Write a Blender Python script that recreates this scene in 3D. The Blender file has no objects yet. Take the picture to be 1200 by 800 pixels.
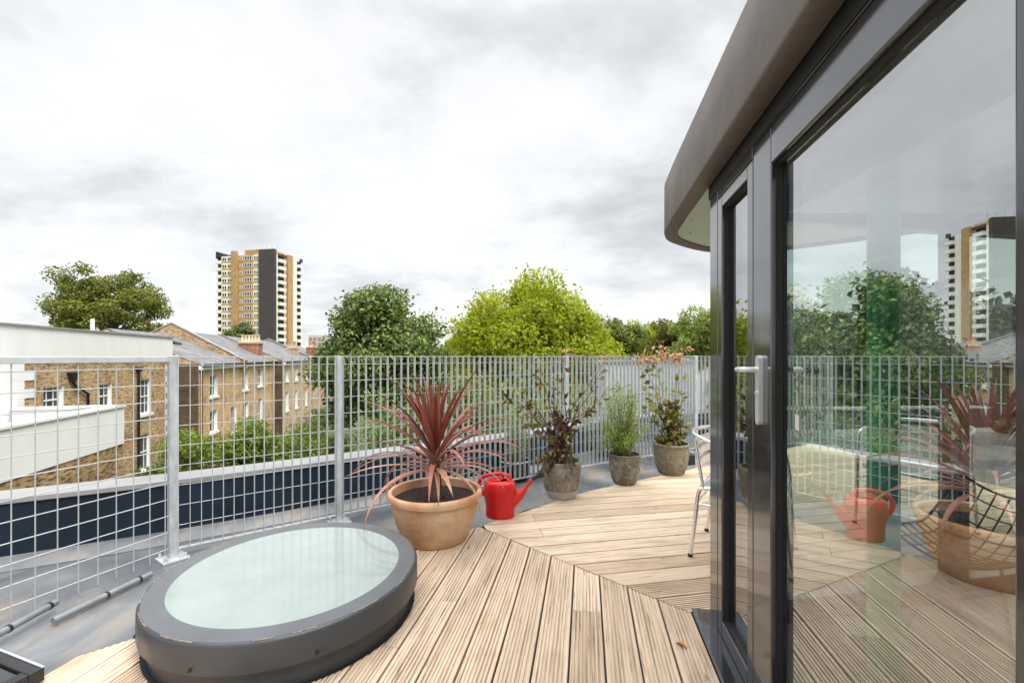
import bpy, math, random
import numpy as np
from mathutils import Vector, Matrix
R = math.radians
random.seed(7)
rng = np.random.default_rng(11)
S = bpy.context.scene
COL = S.collection
H = 1.25            # camera height over the deck
F, CX, HY = 520.0, 600.0, 417.0
ROOF = -0.09        # roof membrane level
GROUND = -6.5

def G(px, py, z=0.0):
    Y = (H - z) * F / (py - HY)
    return Vector(((px - CX) / F * Y, Y, z))

# ------------------------------------------------------------------ objects
def tag(o, label=None, cat=None, group=None, kind=None):
    if label: o['label'] = label
    if cat: o['category'] = cat
    if group: o['group'] = group
    if kind: o['kind'] = kind
    return o

def empty(name, loc=(0, 0, 0), rz=0.0):
    o = bpy.data.objects.new(name, None)
    o.empty_display_size = 0.1
    o.location = loc
    o.rotation_euler = (0, 0, rz)
    COL.objects.link(o)
    return o

class MB:
    def __init__(s):
        s.v, s.f, s.m = [], [], []
    def add(s, vs, fs, mi=0):
        b = len(s.v)
        s.v += [tuple(v) for v in vs]
        s.f += [tuple(i + b for i in f) for f in fs]
        s.m += [mi] * len(fs)
        return s
    def box(s, a, b, mi=0):
        x0, y0, z0 = a; x1, y1, z1 = b
        vs = [(x0,y0,z0),(x1,y0,z0),(x1,y1,z0),(x0,y1,z0),(x0,y0,z1),(x1,y0,z1),(x1,y1,z1),(x0,y1,z1)]
        return s.add(vs, [(0,3,2,1),(4,5,6,7),(0,1,5,4),(1,2,6,5),(2,3,7,6),(3,0,4,7)], mi)
    def obox(s, o, ax, ay, az, mi=0):
        """box from corner o spanned by three vectors"""
        o = Vector(o); ax = Vector(ax); ay = Vector(ay); az = Vector(az)
        vs = [o, o+ax, o+ax+ay, o+ay, o+az, o+ax+az, o+ax+ay+az, o+ay+az]
        fs = [(0,3,2,1),(4,5,6,7),(0,1,5,4),(1,2,6,5),(2,3,7,6),(3,0,4,7)]
        if ax.cross(ay).dot(az) < 0: fs = [tuple(reversed(f)) for f in fs]
        return s.add(vs, fs, mi)
    def bar(s, p, q, w, d, up=(0,0,1), mi=0):
        """rectangular bar from p to q, w wide across, d along up"""
        p = Vector(p); q = Vector(q); t = (q-p).normalized(); up = Vector(up)
        a = t.cross(up).normalized(); u = a.cross(t).normalized()
        o = p - a*w/2 - u*d/2
        return s.obox(o, q-p, a*w, u*d, mi)
    def tube(s, pts, r, n=8, mi=0, caps=True, closed=False):
        pts = [Vector(p) for p in pts]
        k = len(pts)
        rs = r if isinstance(r, (list, tuple)) else [r]*k
        vs, fs = [], []
        prev = None
        for i, p in enumerate(pts):
            if closed: t = (pts[(i+1) % k]-pts[i-1]).normalized()
            else: t = (pts[min(i+1, k-1)]-pts[max(i-1, 0)]).normalized()
            if prev is None:
                a = t.orthogonal().normalized()
            else:
                a = prev - t*prev.dot(t)
                a = a.normalized() if a.length > 1e-6 else t.orthogonal().normalized()
            prev = a
            b = t.cross(a)
            for j in range(n):
                th = 2*math.pi*j/n
                vs.append(p + (a*math.cos(th)+b*math.sin(th))*rs[i])
        for i in range(k if closed else k-1):
            i2 = (i+1) % k
            for j in range(n):
                j2 = (j+1) % n
                fs.append((i*n+j, i*n+j2, i2*n+j2, i2*n+j))
        if caps and not closed:
            fs.append(tuple(reversed(range(n))))
            fs.append(tuple((k-1)*n+j for j in range(n)))
        return s.add(vs, fs, mi)
    def lathe(s, prof, c=(0,0,0), n=48, mi=0, mis=None, sx=1.0, sy=1.0):
        cx, cy, cz = c
        vs, fs, m = [], [], []
        for r, z in prof:
            for j in range(n):
                th = 2*math.pi*j/n
                vs.append((cx+r*sx*math.cos(th), cy+r*sy*math.sin(th), cz+z))
        b = len(s.v)
        for i in range(len(prof)-1):
            for j in range(n):
                j2 = (j+1) % n
                fs.append((i*n+j, i*n+j2, (i+1)*n+j2, (i+1)*n+j))
                m.append(mis[i] if mis else mi)
        s.v += [tuple(v) for v in vs]
        s.f += [tuple(i+b for i in f) for f in fs]
        s.m += m
        return s
    def disc(s, c, r, n=48, mi=0, down=False):
        vs = [(c[0]+r*math.cos(2*math.pi*j/n), c[1]+r*math.sin(2*math.pi*j/n), c[2]) for j in range(n)]
        f = tuple(range(n))
        return s.add(vs, [tuple(reversed(f)) if down else f], mi)
    def prism(s, poly, z0, z1, mi=0):
        n = len(poly)
        area = sum(poly[i][0]*poly[(i+1)%n][1]-poly[(i+1)%n][0]*poly[i][1] for i in range(n))
        if area < 0: poly = list(reversed(poly))
        vs = [(p[0], p[1], z0) for p in poly]+[(p[0], p[1], z1) for p in poly]
        fs = [tuple(reversed(range(n))), tuple(range(n, 2*n))]
        fs += [(i, (i+1) % n, n+(i+1) % n, n+i) for i in range(n)]
        return s.add(vs, fs, mi)
    def build(s, name, mats, parent=None, smooth=None, bevel=0.0, segs=2):
        me = bpy.data.meshes.new(name)
        me.from_pydata(s.v, [], s.f)
        if not isinstance(mats, (list, tuple)): mats = [mats]
        for m in mats: me.materials.append(m)
        if len(mats) > 1: me.polygons.foreach_set('material_index', s.m)
        me.update()
        if smooth is not None:
            me.polygons.foreach_set('use_smooth', [True]*len(me.polygons))
            me.set_sharp_from_angle(angle=R(smooth))
        o = bpy.data.objects.new(name, me)
        COL.objects.link(o)
        if parent: o.parent = parent
        if bevel:
            b = o.modifiers.new('bevel', 'BEVEL'); b.width = bevel; b.segments = segs
            b.limit_method = 'ANGLE'; b.angle_limit = R(40); b.harden_normals = False
        return o

def copy_tree(o, parent=None):
    c = o.copy(); COL.objects.link(c)
    if parent: c.parent = parent
    for ch in list(o.children): copy_tree(ch, c)
    return c

def leaves(name, mat, C, D, N, L, W, parent=None, fold=0.18):
    """many leaf shaped faces: centres C, length axis D, normal N, length L, width W"""
    n = len(C)
    D = D/np.linalg.norm(D, axis=1, keepdims=True)
    N = N - D*(N*D).sum(1, keepdims=True)
    N = N/np.maximum(np.linalg.norm(N, axis=1, keepdims=True), 1e-6)
    B = np.cross(N, D)
    L = np.broadcast_to(L, n)[:, None]; W = np.broadcast_to(W, n)[:, None]
    base = C - D*L*0.5; tip = C + D*L*0.5 - N*L*0.12
    mid = C + D*L*-0.05
    l = mid + B*W*0.5 + N*W*fold; r = mid - B*W*0.5 + N*W*fold
    V = np.stack([base, r, tip, l], 1).reshape(-1, 3)
    T = (np.arange(n)[:, None]*4 + np.array([0, 1, 2, 0, 2, 3])[None]).reshape(-1)
    me = bpy.data.meshes.new(name)
    me.vertices.add(n*4); me.vertices.foreach_set('co', V.astype(np.float32).ravel())
    me.loops.add(n*6); me.loops.foreach_set('vertex_index', T.astype(np.int32))
    me.polygons.add(n*2)
    me.polygons.foreach_set('loop_start', np.arange(0, n*6, 3, dtype=np.int32))
    me.update(calc_edges=True)
    me.materials.append(mat)
    o = bpy.data.objects.new(name, me); COL.objects.link(o)
    if parent: o.parent = parent
    return o

# ---------------------------------------------------------------- materials
def new_mat(name):
    m = bpy.data.materials.new(name); m.use_nodes = True
    nt = m.node_tree; nt.nodes.clear()
    out = nt.nodes.new('ShaderNodeOutputMaterial')
    return m, nt, out

def nd(nt, typ, **kw):
    n = nt.nodes.new(typ)
    for k, v in kw.items():
        if k.startswith('i_'): n.inputs[k[2:].replace('_', ' ')].default_value = v
        else: setattr(n, k, v)
    return n

def ramp(nt, fac, stops):
    r = nt.nodes.new('ShaderNodeValToRGB')
    e = r.color_ramp.elements
    while len(e) < len(stops): e.new(0.5)
    for el, (p, c) in zip(e, stops):
        el.position = p
        el.color = (c, c, c, 1) if isinstance(c, (int, float)) else (*c, 1)
    nt.links.new(fac, r.inputs[0])
    return r.outputs[0]

def mix(nt, a, b, fac, mode='MIX'):
    n = nt.nodes.new('ShaderNodeMix'); n.data_type = 'RGBA'; n.blend_type = mode
    for sock, v in ((n.inputs[0], fac), (n.inputs[6], a), (n.inputs[7], b)):
        if hasattr(v, 'is_output'): nt.links.new(v, sock)
        elif isinstance(v, (int, float)) and sock == n.inputs[0]: sock.default_value = v
        else: sock.default_value = (*v, 1) if len(v) == 3 else v
    return n.outputs[2]

def coords(nt, scale=(1, 1, 1), kind='Object', rot=(0, 0, 0)):
    tc = nt.nodes.new('ShaderNodeTexCoord'); mp = nt.nodes.new('ShaderNodeMapping')
    mp.inputs['Scale'].default_value = scale
    mp.inputs['Rotation'].default_value = rot
    nt.links.new(tc.outputs[kind], mp.inputs[0])
    return mp.outputs[0]

def noise(nt, vec, scale, detail=4, rough=0.55, dist=0.0):
    n = nd(nt, 'ShaderNodeTexNoise')
    n.inputs['Scale'].default_value = scale; n.inputs['Detail'].default_value = detail
    n.inputs['Roughness'].default_value = rough; n.inputs['Distortion'].default_value = dist
    nt.links.new(vec, n.inputs['Vector'])
    return n.outputs[0]

def bump(nt, h, strength=0.3, dist=0.01):
    b = nt.nodes.new('ShaderNodeBump'); b.inputs['Strength'].default_value = strength
    b.inputs['Distance'].default_value = dist
    nt.links.new(h, b.inputs['Height'])
    return b.outputs[0]

def bsdf(nt, out, color, rough=0.6, metal=0.0, normal=None, spec=0.5, coat=0.0):
    p = nt.nodes.new('ShaderNodeBsdfPrincipled')
    for sock, v in ((p.inputs['Base Color'], color), (p.inputs['Roughness'], rough), (p.inputs['Metallic'], metal)):
        if hasattr(v, 'is_output'): nt.links.new(v, sock)
        elif isinstance(v, (int, float)): sock.default_value = v
        else: sock.default_value = (*v, 1)
    p.inputs['Specular IOR Level'].default_value = spec
    p.inputs['Coat Weight'].default_value = coat
    if normal is not None: nt.links.new(normal, p.inputs['Normal'])
    nt.links.new(p.outputs[0], out.inputs[0])
    return p

def plain(name, c, rough=0.6, metal=0.0, var=0.12, scale=6.0, bmp=0.0, spec=0.5, stretch=(1, 1, 1), coat=0.0, bscale=None):
    m, nt, out = new_mat(name)
    v = coords(nt, stretch)
    n = noise(nt, v, scale, 6, 0.6)
    lo = tuple(x*(1-var) for x in c); hi = tuple(min(1, x*(1+var)) for x in c)
    col = ramp(nt, n, [(0.3, lo), (0.7, hi)])
    rr = ramp(nt, noise(nt, v, scale*2.3, 4), [(0.3, max(0, rough-0.07)), (0.7, min(1, rough+0.07))])
    nm = bump(nt, noise(nt, v, bscale or scale*8, 4), bmp, 0.01) if bmp else None
    bsdf(nt, out, col, rr, metal, nm, spec, coat)
    return m

def leaf_mat(name, stops, trans=0.35, rough=0.55, nscale=0.5, clump=0.5):
    m, nt, out = new_mat(name)
    g = nt.nodes.new('ShaderNodeNewGeometry')
    tc = coords(nt, (1, 1, 1), 'Object')
    n = noise(nt, tc, nscale, 3)
    mm = nd(nt, 'ShaderNodeMath', operation='MULTIPLY_ADD')
    nt.links.new(g.outputs['Random Per Island'], mm.inputs[0]); mm.inputs[1].default_value = 1-clump
    m2 = nd(nt, 'ShaderNodeMath', operation='MULTIPLY'); nt.links.new(n, m2.inputs[0]); m2.inputs[1].default_value = clump
    nt.links.new(m2.outputs[0], mm.inputs[2])
    col = ramp(nt, mm.outputs[0], stops)
    p = bsdf(nt, out, col, rough, 0, None, 0.35)
    t = nt.nodes.new('ShaderNodeBsdfTranslucent'); nt.links.new(mix(nt, col, (1.0, 1.0, 0.45), 1.0, 'MULTIPLY'), t.inputs[0])
    ms = nt.nodes.new('ShaderNodeMixShader'); ms.inputs[0].default_value = trans
    nt.links.new(p.outputs[0], ms.inputs[1]); nt.links.new(t.outputs[0], ms.inputs[2])
    nt.links.new(ms.outputs[0], out.inputs[0])
    return m

def wood_mat(name, ang, seed):
    """pale weathered softwood, grain along the board direction"""
    m, nt, out = new_mat(name)
    g = nt.nodes.new('ShaderNodeNewGeometry')
    tc = nt.nodes.new('ShaderNodeTexCoord')
    mp = nt.nodes.new('ShaderNodeMapping'); mp.inputs['Rotation'].default_value = (0, 0, ang)
    nt.links.new(tc.outputs['Object'], mp.inputs[0])
    # shift each board so that the grain does not run on from board to board
    off = nd(nt, 'ShaderNodeVectorMath', operation='MULTIPLY_ADD')
    cmb = nt.nodes.new('ShaderNodeCombineXYZ')
    mul = nd(nt, 'ShaderNodeMath', operation='MULTIPLY'); mul.inputs[1].default_value = 37.0
    nt.links.new(g.outputs['Random Per Island'], mul.inputs[0])
    nt.links.new(mul.outputs[0], cmb.inputs[0]); nt.links.new(mul.outputs[0], cmb.inputs[1])
    off.inputs[1].default_value = (1, 1, 1)
    nt.links.new(mp.outputs[0], off.inputs[0]); nt.links.new(cmb.outputs[0], off.inputs[2])
    sc = nd(nt, 'ShaderNodeVectorMath', operation='MULTIPLY'); sc.inputs[1].default_value = (2.2, 60, 60)
    nt.links.new(off.outputs[0], sc.inputs[0])
    grain = noise(nt, sc.outputs[0], 1.0, 8, 0.65, 0.6)
    sc2 = nd(nt, 'ShaderNodeVectorMath', operation='MULTIPLY'); sc2.inputs[1].default_value = (1.6, 5, 5)
    nt.links.new(off.outputs[0], sc2.inputs[0])
    blot = noise(nt, sc2.outputs[0], 1.6, 5, 0.6)
    board = ramp(nt, g.outputs['Random Per Island'], [(0, (0.52, 0.39, 0.28)), (0.3, (0.70, 0.55, 0.405)), (0.55, (0.60, 0.47, 0.35)), (0.8, (0.76, 0.62, 0.475)), (1, (0.65, 0.49, 0.35))])
    gr = ramp(nt, grain, [(0.26, 0.42), (0.44, 0.86), (0.75, 1.12)])
    bl = ramp(nt, blot, [(0.25, (0.72, 0.68, 0.64)), (0.5, (0.98, 0.97, 0.95)), (0.75, (1.08, 1.06, 1.04))])
    c = mix(nt, board, gr, 1.0, 'MULTIPLY'); c = mix(nt, c, bl, 1.0, 'MULTIPLY')
    # knots
    vo = nt.nodes.new('ShaderNodeTexVoronoi'); vo.inputs['Scale'].default_value = 1.0
    sc3 = nd(nt, 'ShaderNodeVectorMath', operation='MULTIPLY'); sc3.inputs[1].default_value = (2.4, 6.5, 6.5)
    nt.links.new(off.outputs[0], sc3.inputs[0]); nt.links.new(sc3.outputs[0], vo.inputs['Vector'])
    kn = ramp(nt, vo.outputs['Distance'], [(0.035, 1.0), (0.085, 0.0)])
    c = mix(nt, c, (0.16, 0.09, 0.05), mix(nt, (0, 0, 0), kn, 0.75))
    # dark mould streaks
    sc4 = nd(nt, 'ShaderNodeVectorMath', operation='MULTIPLY'); sc4.inputs[1].default_value = (5, 90, 90)
    nt.links.new(off.outputs[0], sc4.inputs[0])
    st = ramp(nt, noise(nt, sc4.outputs[0], 1.0, 3, 0.5), [(0.62, 0.0), (0.71, 0.75)])
    c = mix(nt, c, (0.14, 0.10, 0.075), st)
    # shade painted into the groove bottoms, in patches, to deepen the grooves
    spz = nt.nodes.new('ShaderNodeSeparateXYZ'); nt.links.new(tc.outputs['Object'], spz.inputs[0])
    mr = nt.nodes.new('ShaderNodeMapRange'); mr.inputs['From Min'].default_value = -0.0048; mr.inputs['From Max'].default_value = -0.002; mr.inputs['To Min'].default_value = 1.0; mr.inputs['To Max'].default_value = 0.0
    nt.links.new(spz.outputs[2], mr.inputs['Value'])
    groove_shade = nd(nt, 'ShaderNodeMath', operation='MULTIPLY'); nt.links.new(mr.outputs[0], groove_shade.inputs[0])
    nt.links.new(ramp(nt, noise(nt, sc4.outputs[0], 0.35, 4, 0.6), [(0.42, 0.05), (0.66, 0.62)]), groove_shade.inputs[1])
    c = mix(nt, c, (0.12, 0.085, 0.06), groove_shade.outputs[0])
    bsdf(nt, out, c, 0.72, 0, bump(nt, grain, 0.25, 0.004), 0.3)
    return m

def brick_mat(name, c1, c2, mortar, scale=1.0, dark=0.5):
    m, nt, out = new_mat(name)
    tc = nt.nodes.new('ShaderNodeTexCoord')
    sp = nt.nodes.new('ShaderNodeSeparateXYZ'); nt.links.new(tc.outputs['Object'], sp.inputs[0])
    ad = nd(nt, 'ShaderNodeMath', operation='ADD'); nt.links.new(sp.outputs[0], ad.inputs[0]); nt.links.new(sp.outputs[1], ad.inputs[1])
    cb = nt.nodes.new('ShaderNodeCombineXYZ'); nt.links.new(ad.outputs[0], cb.inputs[0]); nt.links.new(sp.outputs[2], cb.inputs[1])
    b = nt.nodes.new('ShaderNodeTexBrick')
    b.inputs['Scale'].default_value = scale
    b.inputs['Brick Width'].default_value = 0.225; b.inputs['Row Height'].default_value = 0.075
    b.inputs['Mortar Size'].default_value = 0.011; b.inputs['Bias'].default_value = -0.1
    b.inputs['Color1'].default_value = (*c1, 1); b.inputs['Color2'].default_value = (*c2, 1); b.inputs['Mortar'].default_value = (*mortar, 1)
    nt.links.new(cb.outputs[0], b.inputs['Vector'])
    n1 = ramp(nt, noise(nt, tc.outputs['Object'], 0.9, 6, 0.65), [(0.3, (0.55, 0.5, 0.45)), (0.52, (1.0, 0.97, 0.93)), (0.75, (1.3, 1.2, 1.1))])
    mp = nt.nodes.new('ShaderNodeVectorMath'); mp.operation = 'MULTIPLY'; mp.inputs[1].default_value = (4.4, 13.3, 1); nt.links.new(cb.outputs[0], mp.inputs[0])
    n2 = ramp(nt, noise(nt, mp.outputs[0], 1.0, 1), [(0.36, 0.35), (0.48, 1.0), (0.7, 1.25)])
    c = mix(nt, b.outputs[0], n1, 1.0, 'MULTIPLY'); c = mix(nt, c, n2, dark, 'MULTIPLY')
    bsdf(nt, out, c, 0.9, 0, bump(nt, b.outputs['Fac'], -0.4, 0.01), 0.2)
    return m

def slate_mat():
    m, nt, out = new_mat('slate')
    v = coords(nt)
    b = nt.nodes.new('ShaderNodeTexBrick'); b.inputs['Scale'].default_value = 1
    b.inputs['Brick Width'].default_value = 0.3; b.inputs['Row Height'].default_value = 0.22; b.inputs['Mortar Size'].default_value = 0.012
    b.inputs['Color1'].default_value = (0.145, 0.145, 0.155, 1); b.inputs['Color2'].default_value = (0.21, 0.21, 0.22, 1); b.inputs['Mortar'].default_value = (0.08, 0.08, 0.085, 1)
    nt.links.new(v, b.inputs['Vector'])
    n1 = ramp(nt, noise(nt, v, 0.8, 6), [(0.3, (0.72, 0.66, 0.6)), (0.7, (1.25, 1.25, 1.25))])
    bsdf(nt, out, mix(nt, b.outputs[0], n1, 1.0, 'MULTIPLY'), 0.6, 0, None, 0.5)
    return m

def glass_mat(name, refl=0.5, tint=(0.8, 0.86, 0.84)):
    m, nt, out = new_mat(name)
    t = nt.nodes.new('ShaderNodeBsdfTransparent'); t.inputs[0].default_value = (*tint, 1)
    g = nt.nodes.new('ShaderNodeBsdfGlossy'); g.inputs['Roughness'].default_value = 0.0
    g.inputs['Color'].default_value = (0.95, 0.96, 0.98, 1)
    lw = nt.nodes.new('ShaderNodeLayerWeight'); lw.inputs[0].default_value = 0.25
    mx = nd(nt, 'ShaderNodeMath', operation='MULTIPLY_ADD'); nt.links.new(lw.outputs['Facing'], mx.inputs[0]); mx.inputs[1].default_value = 0.12; mx.inputs[2].default_value = refl
    ms = nt.nodes.new('ShaderNodeMixShader')
    nt.links.new(mx.outputs[0], ms.inputs[0]); nt.links.new(t.outputs[0], ms.inputs[1]); nt.links.new(g.outputs[0], ms.inputs[2])
    nt.links.new(ms.outputs[0], out.inputs[0])
    return m

def membrane_mat():
    m, nt, out = new_mat('roof_membrane')
    v = coords(nt)
    big = ramp(nt, noise(nt, v, 1.1, 6, 0.6, 0.8), [(0.32, (0.085, 0.095, 0.108)), (0.5, (0.16, 0.17, 0.182)), (0.68, (0.28, 0.275, 0.265))])
    sand = ramp(nt, noise(nt, coords(nt, (1.5, 0.6, 1), rot=(0, 0, -0.8)), 2.2, 5, 0.6), [(0.5, 0.0), (0.68, 0.7)])
    c = mix(nt, big, (0.30, 0.25, 0.195), sand)
    rr = ramp(nt, noise(nt, v, 2.0, 4), [(0.35, 0.09), (0.65, 0.30)])
    bsdf(nt, out, c, rr, 0, bump(nt, noise(nt, v, 5, 3), 0.08, 0.02), 0.5)
    return m

def frame_mat():
    m, nt, out = new_mat('grey_powder_coated_aluminium')
    n = noise(nt, coords(nt, (1, 1, 0.25)), 9, 5, 0.6)
    c = ramp(nt, n, [(0.3, (0.105, 0.111, 0.121)), (0.7, (0.128, 0.134, 0.145))])
    p = bsdf(nt, out, c, 0.11, 0.8, None, 0.6, 0.3)
    p.inputs['Coat Roughness'].default_value = 0.08
    return m
M = {}
def mk():
    M['wood'] = None
    M['galv'] = plain('galvanised_steel', (0.52, 0.55, 0.57), 0.45, 0.35, 0.14, 14, 0.05)
    M['galvpost'] = plain('galvanised_post', (0.46, 0.49, 0.51), 0.5, 0.4, 0.25, 18, 0.06, stretch=(1, 1, 0.5))
    M['conduit'] = plain('grey_conduit', (0.22, 0.23, 0.24), 0.5, 0.3, 0.2, 12)
    M['wire'] = plain('welded_wire', (0.55, 0.57, 0.58), 0.4, 0.5, 0.1, 8)
    M['navy'] = plain('navy_render', (0.009, 0.020, 0.035), 0.5, 0, 0.35, 2.0, 0.12, bscale=5, spec=0.3)
    M['coping'] = plain('pale_coping', (0.26, 0.26, 0.256), 0.7, 0, 0.15, 3, 0.1)
    M['membrane'] = membrane_mat()
    M['frame'] = frame_mat()
    M['gasket'] = plain('black_gasket', (0.010, 0.010, 0.011), 0.6, 0, 0.05, 2)
    M['reveal'] = plain('dark_reveal', (0.028, 0.028, 0.03), 0.4, 0, 0.15, 9)
    M['fascia'] = None
    M['green'] = plain('pale_green_paint', (0.42, 0.53, 0.42), 0.5, 0, 0.08, 3)
    M['glass'] = glass_mat('facade_glass', 0.42, (0.84, 0.92, 0.88))
    M['glass_in'] = glass_mat('inner_pane_glass', 0.06, (0.85, 0.92, 0.89))
    M['alu'] = plain('polished_aluminium', (0.90, 0.90, 0.89), 0.26, 0.85, 0.05, 20)
    M['satin'] = plain('satin_silver', (0.72, 0.73, 0.74), 0.35, 0.55, 0.05, 10)
    M['slat'] = plain('brushed_slat', (0.76, 0.76, 0.75), 0.33, 1.0, 0.06, 30, stretch=(1, 20, 1))
    M['rubber'] = plain('black_rubber', (0.02, 0.02, 0.02), 0.7)
    M['red'] = plain('red_plastic', (0.66, 0.010, 0.012), 0.40, 0, 0.14, 7, 0.03)
    M['terra'] = None
    M['soil'] = plain('potting_soil', (0.028, 0.018, 0.012), 0.95, 0, 0.6, 60, 0.9, bscale=70)
    M['stone'] = None
    M['whiteware'] = plain('pale_grey_glaze', (0.47, 0.46, 0.43), 0.55, 0, 0.15, 12, 0.05)
    M['kerb'] = plain('dark_grey_metal', (0.06, 0.064, 0.07), 0.42, 0.3, 0.12, 4)
    M['white'] = plain('white_render', (0.77, 0.77, 0.755), 0.8, 0, 0.05, 1.2, 0.05, stretch=(1.2, 1.2, 0.6))
    M['whitepaint'] = plain('white_paint', (0.80, 0.80, 0.78), 0.5, 0, 0.04, 3)
    M['dkglass'] = plain('dark_window_glass', (0.04, 0.045, 0.05), 0.06, 0, 0.4, 1.2)
    M['brick'] = brick_mat('yellow_stock_brick', (0.52, 0.345, 0.175), (0.37, 0.235, 0.115), (0.45, 0.385, 0.29), 1.0, 0.8)
    M['brick2'] = brick_mat('warm_stock_brick', (0.64, 0.42, 0.215), (0.52, 0.325, 0.165), (0.54, 0.46, 0.35), 1.0, 0.45)
    M['brick3'] = brick_mat('pinkish_stock_brick', (0.62, 0.44, 0.275), (0.53, 0.36, 0.22), (0.52, 0.44, 0.34), 1.0, 0.4)
    M['brick_red'] = brick_mat('red_chimney_brick', (0.36, 0.14, 0.075), (0.25, 0.10, 0.06), (0.35, 0.27, 0.2), 1.0, 0.8)
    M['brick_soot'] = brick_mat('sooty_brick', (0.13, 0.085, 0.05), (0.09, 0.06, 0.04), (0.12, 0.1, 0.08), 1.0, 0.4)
    M['slate'] = slate_mat()
    M['lead'] = plain('lead_flashing', (0.33, 0.34, 0.36), 0.5, 0.2, 0.2, 3)
    M['pot_clay'] = plain('chimney_pot_clay', (0.52, 0.27, 0.16), 0.85, 0, 0.25, 4)
    M['pot_cream'] = plain('cream_chimney_pot', (0.60, 0.48, 0.34), 0.85, 0, 0.25, 4)
    M['black'] = plain('black_paint', (0.014, 0.014, 0.015), 0.4, 0, 0.2, 8)
    M['grass'] = plain('lawn', (0.055, 0.085, 0.024), 0.95, 0, 0.5, 0.6, 0.5, bscale=4)
    M['bark'] = plain('bark', (0.075, 0.058, 0.042), 0.95, 0, 0.4, 5, 0.6, stretch=(4, 4, 1))
    M['stem'] = plain('brown_stem', (0.11, 0.07, 0.045), 0.8, 0, 0.3, 40, 0.3)
    M['cream'] = plain('cream_panel', (0.74, 0.72, 0.66), 0.7, 0, 0.08, 0.3)
    M['yellow'] = plain('yellow_panel', (0.62, 0.40, 0.12), 0.7, 0, 0.12, 0.4)
    M['tbrick'] = plain('ochre_brickwork', (0.42, 0.26, 0.11), 0.9, 0, 0.2, 0.7, 0.3, bscale=6)
    M['tdark'] = plain('dark_brick_slab', (0.055, 0.046, 0.045), 0.85, 0, 0.2, 0.8, 0.3, bscale=8)
    M['concrete'] = plain('concrete', (0.50, 0.48, 0.44), 0.85, 0, 0.15, 0.5, 0.1)
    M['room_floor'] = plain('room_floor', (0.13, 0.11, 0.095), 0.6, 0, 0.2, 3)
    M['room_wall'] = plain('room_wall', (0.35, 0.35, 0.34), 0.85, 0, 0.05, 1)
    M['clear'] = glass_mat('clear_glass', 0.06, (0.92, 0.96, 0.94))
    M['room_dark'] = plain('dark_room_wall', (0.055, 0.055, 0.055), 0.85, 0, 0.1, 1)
    M['tan'] = plain('tan_wire', (0.05, 0.035, 0.022), 0.5, 0.3, 0.2, 9)
mk()

def fascia_mat():
    m, nt, out = new_mat('grey_brown_roof_fabric')
    v = coords(nt)
    w1 = nd(nt, 'ShaderNodeTexWave', wave_type='BANDS', bands_direction='Z'); w1.inputs['Scale'].default_value = 75; w1.inputs['Distortion'].default_value = 1.5
    nt.links.new(v, w1.inputs[0])
    w2 = nd(nt, 'ShaderNodeTexWave', wave_type='BANDS', bands_direction='Y'); w2.inputs['Scale'].default_value = 75; w2.inputs['Distortion'].default_value = 1.5
    nt.links.new(v, w2.inputs[0])
    wv = mix(nt, w1.outputs[0], w2.outputs[0], 0.5)
    n1 = ramp(nt, noise(nt, v, 2.5, 7, 0.65), [(0.3, (0.115, 0.095, 0.084)), (0.7, (0.19, 0.162, 0.146))])
    c = mix(nt, n1, wv, 0.3, 'OVERLAY')
    folds = noise(nt, coords(nt, (2.5, 2.5, 1.0)), 2.0, 3, 0.5, 0.5)
    b1 = nt.nodes.new('ShaderNodeBump'); b1.inputs['Strength'].default_value = 0.35; b1.inputs['Distance'].default_value = 0.03
    nt.links.new(folds, b1.inputs['Height'])
    b2 = nt.nodes.new('ShaderNodeBump'); b2.inputs['Strength'].default_value = 0.6; b2.inputs['Distance'].default_value = 0.002
    nt.links.new(wv, b2.inputs['Height']); nt.links.new(b1.outputs[0], b2.inputs['Normal'])
    bsdf(nt, out, c, 0.62, 0, b2.outputs[0], 0.4)
    return m
M['fascia'] = fascia_mat()

def terra_mat():
    m, nt, out = new_mat('terracotta')
    v = coords(nt)
    n1 = noise(nt, v, 4.0, 7, 0.65)
    c = ramp(nt, n1, [(0.30, (0.46, 0.225, 0.11)), (0.46, (0.60, 0.35, 0.195)), (0.58, (0.65, 0.44, 0.28)), (0.70, (0.68, 0.54, 0.42))])
    st = ramp(nt, noise(nt, coords(nt, (1, 1, 7)), 5.0, 5, 0.6), [(0.35, 0.92), (0.65, 1.05)])
    c = mix(nt, c, st, 1.0, 'MULTIPLY')
    bsdf(nt, out, c, 0.85, 0, bump(nt, noise(nt, coords(nt, (1, 1, 3)), 9, 5), 0.2, 0.006), 0.25)
    return m
M['terra'] = terra_mat()

def stone_mat(name, a, b, c3, scale):
    m, nt, out = new_mat(name)
    v = coords(nt)
    n1 = noise(nt, v, scale, 8, 0.72, 0.7)
    c = ramp(nt, n1, [(0.3, a), (0.5, b), (0.66, c3)])
    sp = ramp(nt, noise(nt, v, scale*6, 4, 0.6), [(0.4, 0.72), (0.6, 1.15)])
    c = mix(nt, c, sp, 1.0, 'MULTIPLY')
    bsdf(nt, out, c, 0.85, 0, bump(nt, noise(nt, v, scale*5, 6), 0.4, 0.008), 0.3)
    return m
M['stoneA'] = stone_mat('weathered_grey_pot', (0.15, 0.13, 0.10), (0.25, 0.225, 0.18), (0.36, 0.33, 0.27), 7)
M['stoneB'] = stone_mat('speckled_grey_pot', (0.10, 0.085, 0.065), (0.20, 0.175, 0.14), (0.33, 0.31, 0.26), 16)
M['stoneC'] = stone_mat('mossy_stone_pot', (0.125, 0.108, 0.075), (0.215, 0.19, 0.135), (0.33, 0.30, 0.225), 20)

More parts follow.
